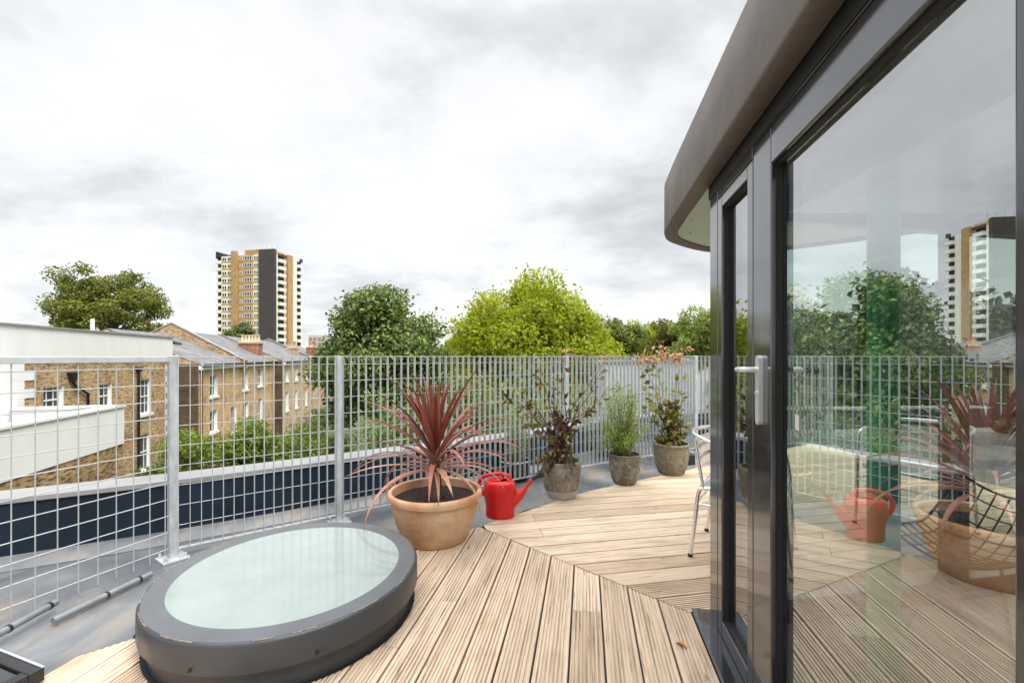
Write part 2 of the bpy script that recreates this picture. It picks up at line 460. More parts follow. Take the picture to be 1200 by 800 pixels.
def skylight_top_mat():
    m, nt, out = new_mat('skylight_frit')
    v = coords(nt)
    sp = nt.nodes.new('ShaderNodeSeparateXYZ'); nt.links.new(v, sp.inputs[0])
    w = nd(nt, 'ShaderNodeTexChecker'); w.inputs['Scale'].default_value = 120
    w.inputs['Color1'].default_value = (0.085, 0.092, 0.10, 1); w.inputs['Color2'].default_value = (0.108, 0.116, 0.125, 1)
    mp = nt.nodes.new('ShaderNodeMapping'); mp.inputs['Rotation'].default_value = (0, 0, 0.6); mp.inputs['Location'].default_value = (0, 0, 0.003)
    nt.links.new(v, mp.inputs[0]); nt.links.new(mp.outputs[0], w.inputs[0])
    n = ramp(nt, noise(nt, v, 5, 5), [(0.3, 0.85), (0.7, 1.15)])
    bsdf(nt, out, mix(nt, w.outputs[0], n, 1.0, 'MULTIPLY'), 0.32, 0, None, 0.5)
    return m
M['frit'] = skylight_top_mat()

def frosted():
    m, nt, out = new_mat('frosted_glass')
    v = coords(nt)
    c = ramp(nt, noise(nt, v, 3.0, 7, 0.7), [(0.3, (0.215, 0.262, 0.245)), (0.7, (0.285, 0.335, 0.315))])
    p = bsdf(nt, out, c, 0.12, 0, None, 0.6, 0.8)
    p.inputs['Coat Roughness'].default_value = 0.04
    return m
M['frost'] = frosted()

# ================================================================= SETTING
a1 = R(9.39)
d1 = Vector((math.sin(a1), math.cos(a1), 0)); n1 = Vector((math.cos(a1), -math.sin(a1), 0))
a2 = R(79.4)
d2 = Vector((math.sin(a2), math.cos(a2), 0)); n2 = Vector((-math.cos(a2), math.sin(a2), 0))
FL = 0.5906                               # facade's distance to the right of the camera
CORNER = Vector((0.951, 2.131, 0))
Tc = CORNER.dot(d1)

# ground
g = MB().add([(-900, -300, GROUND), (900, -300, GROUND), (900, 1500, GROUND), (-900, 1500, GROUND)], [(0, 1, 2, 3)]).build('ground', M['grass'])
tag(g, kind='structure')

# ---- parapet and flat roof
PAR = [(-9.2, -0.6), (-3.24, 2.81), (-2.49, 3.24), (-1.52, 3.89), (0.41, 5.32), (1.25, 6.15), (2.6, 7.0), (4.6, 7.6), (8.5, 7.9)]
def offset_path(P, d):
    out = []
    for i, p in enumerate(P):
        p = Vector(p)
        t = Vector((0, 0))
        if i: t += (p-Vector(P[i-1])).normalized()
        if i < len(P)-1: t += (Vector(P[i+1])-p).normalized()
        t.normalize(); nrm = Vector((-t.y, t.x))
        out.append(p + nrm*d)
    return out
# smooth the parapet line
def catmull(P, k=6):
    P = [Vector(p) for p in P]; out = []
    for i in range(len(P)-1):
        p0 = P[max(i-1, 0)]; p1 = P[i]; p2 = P[i+1]; p3 = P[min(i+2, len(P)-1)]
        for j in range(k):
            t = j/k
            out.append(0.5*((2*p1)+(p2-p0)*t+(2*p0-5*p1+4*p2-p3)*t*t+(-p0+3*p1-3*p2+p3)*t**3))
    out.append(P[-1]); return out
PARS = PAR[:1]+[(-6.2, 1.11), (-4.6, 2.03)]+PAR[1:]
PARS = catmull([Vector(p) for p in PARS], 5)
roof_poly = [(p.x, p.y) for p in offset_path(PARS, 0.06)] + [(8.5, -4), (-9.2, -4)]
tag(MB().prism(roof_poly, ROOF-0.35, ROOF).build('flat_roof', M['membrane']), kind='structure')
pw = empty('parapet_wall', (-1.5, 3.9, ROOF))
tag(pw, 'low curved navy blue roof parapet under a pale coping behind the fence', 'parapet')
def ribbon(path, d0, d1_, z0, z1, mb, off):
    A = offset_path(path, d0); B = offset_path(path, d1_)
    for i in range(len(path)-1):
        vs = []
        for z in (z0, z1):
            for q in (A[i], A[i+1], B[i+1], B[i]): vs.append((q.x-off[0], q.y-off[1], z-off[2]))
        mb.add(vs, [(0,1,5,4), (2,3,7,6), (4,5,6,7), (3,2,1,0)])
    return mb
off = pw.location
ribbon(PARS, 0, 0.22, -1.2, 0.315, MB(), off).build('wall', M['navy'], pw, 30)
ribbon(PARS, -0.02, 0.25, 0.315, 0.345, MB(), off).build('coping', M['coping'], pw, 30)
mbf = MB()
A_ = offset_path(PARS, -0.10); B_ = offset_path(PARS, -0.004)
for i in range(len(PARS)-1):
    vs = [(A_[i].x-off[0], A_[i].y-off[1], 0.003), (A_[i+1].x-off[0], A_[i+1].y-off[1], 0.003), (B_[i+1].x-off[0], B_[i+1].y-off[1], 0.07), (B_[i].x-off[0], B_[i].y-off[1], 0.07)]
    mbf.add(vs, [(0, 1, 2, 3)])
mbf.build('upstand_fillet', M['membrane'], pw, 60)
# the building under the roof
lower = [(p.x, p.y) for p in offset_path(PARS, 0.2)] + [(8.5, -4), (-9.2, -4)]
tag(MB().prism(lower, GROUND, ROOF-0.36).build('host_building', M['brick']), 'brick building carrying the roof terrace', 'building')

# ---- deck: two fields of boards meeting at a mitre
PITCH, BW, TH = 0.1448, 0.1370, 0.028
M0 = G(808, 716.7); MD = Vector((-1.092, 1.07, 0)).normalized()
E1P = G(575, 612); E1D = Vector((0.743, 0.669, 0))
E2P = G(612, 591.5); E2D = (G(809, 549.5)-G(612, 591.5)).normalized()
def hit(P0, D, Q0, QD):
    """parameter along P0 + D s where it meets line Q0 + QD r"""
    den = D.x*QD.y - D.y*QD.x
    w = Q0-P0
    return (w.x*QD.y - w.y*QD.x)/den
def profile(grooved):
    pts = [(0.0, -TH), (0.0, -0.005), (0.0012, -0.0015), (0.005, 0.0)]
    if grooved:
        k = 7; m = 0.012; p = (BW-2*m)/k
        for i in range(k):
            x = m + i*p
            pts += [(x+p*0.22, 0.0), (x+p*0.34, -0.0048), (x+p*0.66, -0.0048), (x+p*0.78, 0.0)]
    else:
        pts += [(BW*0.35, 0.0), (BW*0.65, 0.0)]
    pts += [(BW-0.005, 0.0), (BW-0.0012, -0.0015), (BW, -0.005), (BW, -TH)]
    return pts
def board(mb, base_n, D, NRM, start_f, end_f, grooved, dz):
    """extrude the profile along D between the functions of lateral position"""
    pr = profile(grooved); k = len(pr)
    vs = []
    for (x, z) in pr:
        l = base_n + x
        s0 = start_f(l); s1 = end_f(l)
        if s1 < s0+0.02: s1 = s0+0.02
        for s in (s0, s1):
            p = NRM*l + D*s
            vs.append((p.x, p.y, z+dz))
    fs = [(2*i, 2*i+2, 2*i+3, 2*i+1) for i in range(k-1)]
    fs = [tuple(reversed(f)) for f in fs] if NRM.cross(D).z < 0 else fs
    fs.append(tuple(2*i for i in reversed(range(k)))); fs.append(tuple(2*i+1 for i in range(k)))
    mb.add(vs, fs)
deckmb = MB()
def fend(l):
    P = n1*l
    return min(hit(P, d1, M0, MD), hit(P, d1, E1P, E1D)) - 0.003
joints = {3: 2.21, 8: 2.19, 9: 1.80, 12: 2.95, 6: 0.9, 14: 1.35, 1: 1.2}
for k in range(18):
    l1 = 0.5095 - k*PITCH; l0 = l1-BW
    dz = random.uniform(-0.001, 0.001)
    if k in joints:
        j = joints[k]
        board(deckmb, l0, d1, n1, lambda l: -1.6, lambda l: min(j-0.002, fend(l)), True, dz)
        if fend(l0) > j+0.1: board(deckmb, l0, d1, n1, lambda l: j+0.002, fend, True, dz-0.001)
    else:
        board(deckmb, l0, d1, n1, lambda l: -1.6, fend, True, dz)
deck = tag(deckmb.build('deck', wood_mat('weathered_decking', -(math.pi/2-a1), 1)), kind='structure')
far = MB()
m0 = M0.dot(n2)
def fstart(m):
    P = n2*m
    return max(hit(P, d2, M0, MD), hit(P, d2, E1P, E1D), hit(P, d2, E2P, E2D)) + 0.003
for k in range(24):
    mA = m0 + k*PITCH + 0.004
    dz = random.uniform(-0.001, 0.001)
    gr = k in (0, 1)
    qj = 0.62 + (k % 2)*0.06 + random.uniform(0, 0.04) + 0.1*(k > 6)
    st = fstart(mA)
    if st > 5.0: break
    if k in (3, 5, 7, 9, 10) and qj > st+0.15:
        board(far, mA, d2, n2, fstart, lambda m: qj-0.002, gr, dz)
        board(far, mA, d2, n2, lambda m: qj+0.002, lambda m: 5.4, gr, dz-0.001)
    else:
        board(far, mA, d2, n2, fstart, lambda m: 5.4, gr, dz)
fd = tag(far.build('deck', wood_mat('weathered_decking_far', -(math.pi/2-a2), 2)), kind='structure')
# dark joists under the boards close the gaps
jb = MB()
jp = [n1*0.47+d1*-1.55, n1*-2.03+d1*-1.55, n1*-2.03+d1*(fend(-2.03)-0.03), E1P-Vector((0.02, 0.03, 0)), E2P+Vector((0.02, -0.03, 0)), E2P+E2D*2.5+Vector((0.02, -0.03, 0)), n2*(m0+1.6)+d2*5.3, n2*(m0+0.02)+d2*5.3, M0+Vector((-0.02, 0.02, 0))]
jb.prism([(p.x, p.y) for p in jp], ROOF+0.002, -TH-0.004)
tag(jb.build('deck_joists', M['reveal']), kind='structure')

# ---- fence
P1 = Vector((-2.24, 2.93, 0)); P2 = Vector((-1.39, 3.57, 0)); P3 = Vector((0.605, 5.0, 0)); P4 = Vector((2.54, 6.15, 0)); P5 = Vector((4.75, 6.62, 0))
P0 = P1 - Vector((0.38, 0.925, 0))*2.3
FB, FT = -0.023, H-0.004
fence = empty('balustrade_fence', (P2.x, P2.y, ROOF))
tag(fence, 'galvanised steel mesh balustrade fence running round the roof terrace', 'fence')
fo = fence.location
def sub(v): return Vector(v)-fo
def panel(A, B, pitch=0.062):
    mb = MB()
    d = (B-A); L = d.length; d.normalize(); nr = Vector((-d.y, d.x, 0))
    n = int(round((L-0.06)/pitch)); p = (L-0.06)/n
    DEP = 0.036
    for i in range(n+1):
        q = A + d*(0.03+i*p)
        mb.obox(sub((q.x, q.y, FB))-d*0.0019-nr*DEP/2, d*0.0038, nr*DEP, Vector((0, 0, FT-FB)))
    for j in range(10):
        z = FT-0.062-0.132*j
        if z < FB+0.02: break
        a = A+d*0.03; b = A+d*(L-0.03)
        mb.tube([sub((a.x, a.y, z)), sub((b.x, b.y, z))], 0.0020, 6)
    for z in (FT, FB):
        a = A+d*0.025; b = A+d*(L-0.025)
        mb.bar(sub((a.x, a.y, z)), sub((b.x, b.y, z)), 0.027, 0.006)
    mb.build('mesh_panel', M['galv'], fence)
panel(P1, P2); panel(P2, P3); panel(P3, P4); panel(P4, P5)
def wire_panel(A, B):
    mb = MB(); d = (B-A); L = d.length; d.normalize()
    n = int(L/0.088)
    for i in range(n+1):
        q = B - d*(0.045+i*0.088)
        mb.tube([sub((q.x, q.y, FB-0.05)), sub((q.x, q.y, FT-0.02))], 0.0030, 6)
    for j in range(12):
        z = FT-0.075-0.1075*j
        mb.tube([sub((A.x, A.y, z)), sub((B.x, B.y, z))], 0.0030, 6)
    o = mb.build('mesh_panel', M['wire'], fence)
    o['label'] = 'wide square welded wire panel nearest the white house'
    # box section top rail
    MB().bar(sub((A.x, A.y, FT-0.018)), sub((B.x, B.y, FT-0.018)), 0.03, 0.036).build('top_rail', M['galv'], fence, bevel=0.003)
    # two lengths of conduit strapped along the foot of the panel
    def on(px, py):
        u = (px-CX)/F
        s = (u*A.y-A.x)/(d.x-u*d.y)
        q = A+d*s
        return Vector((q.x+0.02, q.y-0.01, H-(py-HY)/F*q.y))
    for (a, b, ties, zz_) in (((-60, 775), (66, 705), (0.92, 0.5), -0.02), ((62, 727), (177, 672), (0.5, 0.86), -0.058)):
        p, q = G(*a, zz_), G(*b, zz_)
        t = MB().tube([sub(p), sub(q)], 0.0165, 12).build('conduit', M['conduit'], fence, 60)
        for f in ties:
            c = p.lerp(q, f); dd = (q-p).normalized()
            MB().tube([sub(c-dd*0.006), sub(c+dd*0.006)], 0.0195, 12).build('cable_tie', M['black'], t, 60)
wire_panel(P0, P1)
for i, (p, wd) in enumerate(((P0, 0.05), (P1, 0.05), (P2, 0.05), (P3, 0.05), (P4, 0.05), (P5, 0.05))):
    mb = MB()
    an = [R(24), R(35), R(50), R(57), R(66), R(80)][i]
    d = Vector((math.sin(an), math.cos(an), 0)); nr = Vector((-d.y, d.x, 0))
    z1 = FT+0.008
    if i == 2:
        mb.tube([sub((p.x, p.y, ROOF)), sub((p.x, p.y, z1))], 0.028, 20)
        o = mb.build('post', M['galvpost'], fence, 50)
    else:
        mb.obox(sub((p.x, p.y, ROOF))-d*wd/2-nr*wd/2, d*wd, nr*wd, Vector((0, 0, z1-ROOF)))
        o = mb.build('post', M['galvpost'], fence, bevel=0.005)
    b = MB(); s = 0.075
    b.obox(sub((p.x, p.y, ROOF+0.001))-d*s-nr*s, d*2*s, nr*2*s, Vector((0, 0, 0.014)))
    pl = b.build('base_plate', M['galv'], o, bevel=0.002)
    for sx in (-1, 1):
        for sy in (-1, 1):
            c = sub((p.x, p.y, ROOF+0.014))+d*s*0.72*sx+nr*s*0.72*sy
            b2 = MB().tube([c, c+Vector((0, 0, 0.026))], 0.009, 6)
            b2.build('bolt', M['galv'], o)
# rubber foot block at the far post
ft = MB(); q = G(811, 545, ROOF)
ft.obox(sub(q)+Vector((-0.05, 0, 0)), (0.10, 0.02, 0), (-0.02, 0.10, 0), (0, 0, 0.12))
ft.build('foot_block', M['rubber'], fence, bevel=0.004)

# ================================================================ PAVILION
pav = empty('glazed_pavilion', (CORNER.x+1.5, CORNER.y-1.0, 0))
tag(pav, 'dark grey framed glass pavilion with overhanging fabric covered roof beside the deck', 'pavilion')
po = pav.location
def W(l, t, z): # facade coordinates to pavilion local
    p = n1*l+d1*t
    return Vector((p.x, p.y, z))-po
def fbox(mb, l0, l1, t0, t1, z0, z1, mi=0):
    return mb.obox(W(l0, t0, z0), n1*(l1-l0), d1*(t1-t0), Vector((0, 0, z1-z0)), mi)
ZT = 2.022+0.006
s2t = lambda s: Tc-s*1.0417
D_IN = 0.075      # frame depth
# corner post
mb = MB(); fbox(mb, FL, FL+0.12, s2t(0.115), s2t(0), -0.02, ZT); mb.build('corner_post', M['frame'], pav, bevel=0.004)
mb = MB(); fbox(mb, FL+0.004, FL+0.02, s2t(0.122), s2t(0.1151), 0.0, ZT); mb.build('corner_gasket', M['gasket'], pav)
# outer frame: head and cill
mb = MB(); fbox(mb, FL-0.002, FL+D_IN, s2t(0.53)+0.001, s2t(0.122), 1.955, ZT-0.0005)
mb.build('head_rail', M['frame'], pav, bevel=0.003)
mb = MB(); fbox(mb, FL-0.078, FL+D_IN, s2t(3.3), s2t(-0.03), -0.03, 0.02); mb.build('threshold', M['frame'], pav, bevel=0.004)
mb = MB(); fbox(mb, FL-0.088, FL-0.080, s2t(3.3), s2t(-0.04), -0.06, -0.004); mb.build('threshold_gasket', M['gasket'], pav)
# fixed side light
def casement(name, sA, sB, zb, zt, rl, rr, rb, rt, parent, proud=0.0, extra=None):
    """a framed pane: outer s range sA..sB (s grows towards the camera), member widths left/right/bottom/top"""
    fr = MB(); l0, l1 = FL-proud, FL+0.046
    def m(a, b, c, d, mi=0): fbox(fr, l0, l1, s2t(b), s2t(a), c, d, mi)
    m(sA, sA+rl, zb, zt); m(sB-rr, sB, zb, zt)
    m(sA+rl+0.0005, sB-rr-0.0005, zb, zb+rb); m(sA+rl+0.0005, sB-rr-0.0005, zt-rt, zt)
    f = fr.build(name, M['frame'], parent, bevel=0.004)
    a, b, c, d = sA+rl, sB-rr, zb+rb, zt-rt
    bd = MB()
    for (u0, u1, w0, w1) in ((a, a+0.007, c, d), (b-0.007, b, c, d), (a+0.0075, b-0.0075, c, c+0.007), (a+0.0075, b-0.0075, d-0.007, d)):
        fbox(bd, FL+0.012, FL+0.029, s2t(u1)+0.0004, s2t(u0)-0.0004, w0+0.0004, w1-0.0004)
    bd.build('glazing_bead', M['gasket'], f)
    pn = MB(); fbox(pn, FL+0.030, FL+0.031, s2t(b-0.006), s2t(a+0.006), c+0.006, d-0.006)
    # single sheet: keep only the outer face
    pn2 = MB(); A, B = s2t(b-0.006), s2t(a+0.006)
    pn2.add([W(FL+0.030, A, c+0.006), W(FL+0.030, B, c+0.006), W(FL+0.030, B, d-0.006), W(FL+0.030, A, d-0.006)], [(0, 1, 2, 3)])
    pn2.build('pane', M['glass'], f)
    pn3 = MB(); pn3.add([W(FL+0.044, A, c+0.006), W(FL+0.044, B, c+0.006), W(FL+0.044, B, d-0.006), W(FL+0.044, A, d-0.006)], [(0, 1, 2, 3)])
    o = pn3.build('pane', M['glass_in'], f); o['label'] = 'inner sheet of the double glazing'
    return f
casement('side_light', 0.122, 0.53, 0.022, 1.953, 0.055, 0.055, 0.065, 0.05, pav)
door = casement('door', 0.545, 1.64, 0.03, 1.985, 0.145, 0.165, 0.17, 0.12, pav, 0.004)
mb = MB(); fbox(mb, FL+0.002, FL+D_IN, s2t(0.5445), s2t(0.5305), 0.02, ZT); mb.build('door_gasket', M['gasket'], pav)
mb = MB(); fbox(mb, FL-0.001, FL+D_IN, s2t(3.3), s2t(0.532), 1.992, ZT); mb.build('head_rail', M['frame'], pav, bevel=0.003)
casement('side_light', 1.66, 3.2, 0.022, 1.985, 0.06, 0.06, 0.07, 0.06, pav)
mb = MB(); fbox(mb, FL, FL+0.12, s2t(3.32), s2t(3.205), -0.02, ZT); mb.build('corner_post', M['frame'], pav, bevel=0.004)
# handle set
hs = s2t(0.615)
hp = MB()
def plate(l0, l1):
    mbp = MB(); n = 12; w = 0.0155; zb, zt = 1.018, 1.252
    pr = [(w*math.cos(math.pi*i/n), (zt-w)+w*math.sin(math.pi*i/n)) for i in range(n+1)] + [(w*math.cos(math.pi+math.pi*i/n), (zb+w)+w*math.sin(math.pi+math.pi*i/n)) for i in range(n+1)]
    vs = [W(l0, hs+a, b) for a, b in pr]+[W(l1, hs+a, b) for a, b in pr]
    k = len(pr)
    mbp.add(vs, [tuple(range(k)), tuple(range(2*k-1, k-1, -1))]+[(i, k+i, k+(i+1) % k, (i+1) % k) for i in range(k)])
    return mbp
hz = H-(433-HY)/F*1.50
pm = plate(FL-0.018, FL-0.0042)
pm.tube([W(FL-0.018, hs, hz), W(FL-0.052, hs, hz), W(FL-0.060, hs+0.006, hz), W(FL-0.062, hs+0.018, hz), W(FL-0.062, hs+0.06, hz-0.001)], [0.0095, 0.0095, 0.0098, 0.0098, 0.0085], 14)
pm.tube([W(FL-0.0185, hs, 1.125), W(FL-0.0225, hs, 1.125)], 0.0085, 14)
pm.build('handle', M['satin'], door, 45)
pm = plate(FL+0.048, FL+0.058)
pm.tube([W(FL+0.058, hs, hz), W(FL+0.101, hs, hz), W(FL+0.108, hs-0.008, hz), W(FL+0.110, hs-0.02, hz), W(FL+0.110, hs-0.13, hz)], 0.0095, 14)
pm.build('handle', M['satin'], door, 45)
mb = MB(); q = s2t(0.775); mb.add([W(FL+0.0292, q-0.025, 1.03), W(FL+0.0292, q, 1.03), W(FL+0.0292, q, 1.075), W(FL+0.0292, q-0.025, 1.075)], [(0, 1, 2, 3)])
mb.build('sticker', plain('pale_sticker', (0.55, 0.62, 0.58), 0.6), door)
# second facade (away to the right from the corner)
def W2(q, m, z):
    p = CORNER+d2*q+n2*m
    return Vector((p.x, p.y, z))-po
def f2(mb, q0, q1, m0_, m1_, z0, z1): return mb.obox(W2(q0, m0_, z0), d2*(q1-q0), n2*(m1_-m0_), Vector((0, 0, z1-z0)))
mb = MB(); f2(mb, 0.125, 4.0, -0.09, -0.02, 1.965, ZT); mb.build('head_rail', M['frame'], pav, bevel=0.003)
mb = MB(); f2(mb, 0.03, 4.0, -0.09, 0.03, -0.03, 0.02); mb.build('threshold', M['frame'], pav, bevel=0.003)
for q0, q1 in ((0.125, 1.38), (1.385, 2.64), (2.645, 3.9)):
    mb = MB()
    f2(mb, q0, q0+0.06, -0.085, -0.025, 0.022, 1.963); f2(mb, q1-0.06, q1, -0.085, -0.025, 0.022, 1.963)
    f2(mb, q0+0.0605, q1-0.0605, -0.085, -0.025, 0.022, 0.09); f2(mb, q0+0.0605, q1-0.0605, -0.085, -0.025, 1.89, 1.963)
    f = mb.build('side_light', M['frame'], pav, bevel=0.003)
    pn = MB(); pn.add([W2(q0+0.055, -0.055, 0.085), W2(q1-0.055, -0.055, 0.085), W2(q1-0.055, -0.055, 1.895), W2(q0+0.055, -0.055, 1.895)], [(0, 1, 2, 3)])
    pn.build('pane', M['clear'], f)
# room inside
K1 = CORNER+d2*0.02-n2*0.02; 
ra = CORNER+d2*4.0; rb = CORNER+d2*4.0-d1*3.4; rc = CORNER-d1*3.4
def loc2(p): return ((p-po).x, (p-po).y)
inner = [loc2(CORNER+n1*0.08-n2*0.10+d2*0.05), loc2(ra-n2*0.1), loc2(rb), loc2(rc+n1*0.1)]
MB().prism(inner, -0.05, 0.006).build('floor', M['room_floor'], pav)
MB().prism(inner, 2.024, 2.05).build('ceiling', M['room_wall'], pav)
for k in range(3):
    o0 = ra-po-d1*(0.02+k*1.13); mb = MB()
    mb.obox(o0, -d1*0.06, d2*0.07, Vector((0, 0, 2.02))); mb.obox(o0-d1*1.06, -d1*0.06, d2*0.07, Vector((0, 0, 2.02)))
    mb.obox(o0-d1*0.0605, -d1*0.999, d2*0.07, Vector((0, 0, 0.1))); mb.obox(o0-d1*0.0605+Vector((0, 0, 1.93)), -d1*0.999, d2*0.07, Vector((0, 0, 0.09)))
    f = mb.build('side_light', M['frame'], pav, bevel=0.003)
    a = o0-d1*0.055+d2*0.03; b = o0-d1*1.065+d2*0.03
    MB().add([b+Vector((0, 0, 0.09)), a+Vector((0, 0, 0.09)), a+Vector((0, 0, 1.94)), b+Vector((0, 0, 1.94))], [(0, 1, 2, 3)]).build('pane', M['clear'], f)
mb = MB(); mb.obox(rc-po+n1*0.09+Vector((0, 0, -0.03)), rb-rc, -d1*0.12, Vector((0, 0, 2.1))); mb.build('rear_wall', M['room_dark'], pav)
gc = Vector((1.46, 1.745, 0))-po
MB().tube([gc+Vector((0, 0, 0.007)), gc+Vector((0, 0, 2.023))], 0.052, 28).build('column', plain('green_column', (0.22, 0.86, 0.50), 0.4, 0, 0.06, 3), pav, 50)
# roof: fascia, lip, soffit
hl = 2.052; ht = 2.37
path = []
for t in np.linspace(-2.6, 2.55, 9): path.append(n1*0.5+d1*t)
ctl = [n1*0.5+d1*2.55, n1*0.502+d1*2.78, Vector((1.02, 2.97, 0)), Vector((1.17, 3.19, 0)), Vector((1.535, 3.44, 0)), Vector((1.95, 3.44, 0)), Vector((2.35, 3.18, 0)), Vector((2.75, 2.87, 0)), Vector((3.4, 2.80, 0)), Vector((5.3, 3.1, 0))]  # unseen far stretch pulled back so daylight reaches the second chair
path += catmull(ctl, 8)[1:]
path = [Vector((p.x, p.y, 0)) for p in path]
def inward(d):
    out = []
    for i, p in enumerate(path):
        t = (path[min(i+1, len(path)-1)]-path[max(i-1, 0)]).normalized()
        out.append(p+Vector((t.y, -t.x, 0))*d)
    return out
fm = MB()
rings = [(0.0, 0.10, ht), (0.02, 0.035, ht+0.012), (0.03, 0.0, ht-0.008), (0, 0.0, (hl+ht)/2+0.004), (0, -0.001, hl+0.012), (0, 0.002, hl+0.002), (0, 0.008, hl-0.001), (0, 0.078, hl+0.001), (0, 0.084, hl+0.006), (0, 0.084, hl+0.03)]
P_in = [inward(d) for (_, d, z) in rings]
k = len(path); nr_ = len(rings)
vs = []
for j in range(nr_):
    for i in range(k):
        p = P_in[j][i]-po
        wob = 0
        vs.append((p.x+wob, p.y, rings[j][2]))
fs = []
for j in range(nr_-1):
    for i in range(k-1):
        fs.append((j*k+i, (j+1)*k+i, (j+1)*k+i+1, j*k+i+1))
fm.add(vs, [tuple(f) for f in fs]).build('fascia', M['fascia'], pav, 70)
ring_in = inward(0.0845); ring_top = inward(0.10)
sof = MB()
far_edge = [(rb-po), (rc-po)]
pol = [((p-po).x, (p-po).y) for p in ring_in]
sof.prism(pol+[((rb-po).x+1.3, (rb-po).y), ((rc-po).x+0.05, (rc-po).y)], hl+0.014, hl+0.044)
sof.build('soffit', M['green'], pav)
for t in (1.2, 1.6):
    pass
# small fixings on the soffit
for (px, py) in ((812, 240), (811, 257), (809, 273)):
    zz = hl+0.014; Y = (zz-H)*F/(HY-py); p = Vector(((px-CX)/F*Y, Y, zz))-po
    MB().tube([p+Vector((0, 0, -0.004)), p], 0.006, 10).build('screw', M['lead'], pav)
pol = [((p-po).x, (p-po).y) for p in ring_top]
MB().prism(pol+[((rb-po).x+1.3, (rb-po).y), ((rc-po).x, (rc-po).y)], ht-0.03, ht-0.002).build('roof', M['membrane'], pav)
# black gap strip between soffit and head
mb = MB(); fbox(mb, FL-0.004, FL+0.05, s2t(3.3), s2t(-0.01), ZT-0.03+0.001, hl+0.013); mb.build('packer_strip', M['gasket'], pav)

# unseen opening added in the pavilion's roof to let daylight down on the column
def cut_hole(o, x0, x1, y0, y1):
    cmb = MB(); cmb.box((x0-po.x, y0-po.y, 1.9), (x1-po.x, y1-po.y, 2.6))
    cu = cmb.build('cutter', M['gasket'], pav)
    bo = o.modifiers.new('hole', 'BOOLEAN'); bo.object = cu; bo.operation = 'DIFFERENCE'; bo.solver = 'EXACT'
    bpy.context.view_layer.update()
    me = bpy.data.meshes.new_from_object(o.evaluated_get(bpy.context.evaluated_depsgraph_get()))
    o.modifiers.clear(); o.data = me
    bpy.data.objects.remove(cu)
for o in list(pav.children):
    if o.name.split('.')[0] in ('ceiling', 'soffit', 'roof'): cut_hole(o, 1.25, 2.9, 0.9, 2.02)
cb_ = MB(); hx0, hx1, hy0, hy1 = 1.25-po.x, 2.9-po.x, 0.9-po.y, 2.02-po.y
for (a, b, c, d) in ((hx0-0.08, hx1+0.08, hy0-0.08, hy0-0.002), (hx0-0.08, hx1+0.08, hy1+0.002, hy1+0.08), (hx0-0.08, hx0-0.002, hy0-0.0015, hy1+0.0015), (hx1+0.002, hx1+0.08, hy0-0.0015, hy1+0.0015)):
    cb_.box((a, c, ht), (b, d, ht+0.12))
added_rooflight = cb_.build('rooflight', M['frame'], pav)  # added kerb and glazing over the made up opening
MB().add([(hx0-0.05, hy0-0.05, ht+0.122), (hx1+0.05, hy0-0.05, ht+0.122), (hx1+0.05, hy1+0.05, ht+0.122), (hx0-0.05, hy1+0.05, ht+0.122)], [(0, 1, 2, 3)]).build('pane', M['clear'], added_rooflight)

# ================================================================ ROUND SKYLIGHT
sk = empty('round_skylight', (-1.08, 2.195, 0))
tag(sk, 'round frosted glass rooflight with wide dark grey rim rising through the decking', 'skylight')
RO, RI = 0.597, 0.503
zl, zt = 0.095, 0.21
MB().lathe([(RO-0.03, ROOF), (RO-0.032, 0.03), (RO-0.028, zl+0.006)], n=96).build('kerb', M['kerb'], sk, 40)
MB().lathe([(RO-0.03, zl), (RO, zl), (RO+0.002, zl+0.01), (RO, zt-0.014), (RO-0.004, zt-0.004), (RO-0.012, zt)], n=96).build('lip', M['kerb'], sk, 50)
MB().lathe([(RO-0.0125, zt+0.0005), (RI, zt+0.0005)], n=96).build('frit_border', M['frit'], sk, 60)
mb = MB(); mb.disc((0, 0, zt+0.0003), RI+0.001, 96); mb.build('pane', M['frost'], sk)
# worn copper coloured edge bead, broken into lengths
wm = plain('worn_edge_sealant', (0.22, 0.18, 0.145), 0.6, 0, 0.6, 60)
for a0, a1_ in ((150, 172), (176, 196), (203, 214), (222, 236), (247, 262), (283, 290), (296, 304), (318, 330), (341, 349)):
    MB().tube([((RO-0.009)*math.cos(R(a)), (RO-0.009)*math.sin(R(a)), zt) for a in np.linspace(a0, a1_, 10)], 0.003, 6).build('edge_sealant', wm, sk, 60)
for a in (262, 304, 222):
    c = Vector((math.cos(R(a)), math.sin(R(a)), 0))
    MB().tube([c*RO+Vector((0, 0, zl+0.022)), c*(RO+0.007)+Vector((0, 0, zl+0.022))], 0.007, 10).build('bolt', M['gasket'], sk, 40)
c = Vector((math.cos(R(248)), math.sin(R(248)), 0))
# dark gap round the kerb
MB().lathe([(RO-0.012, 0.0025), (RO-0.03, 0.0026)], n=96).build('shadow_gap', M['gasket'], sk)

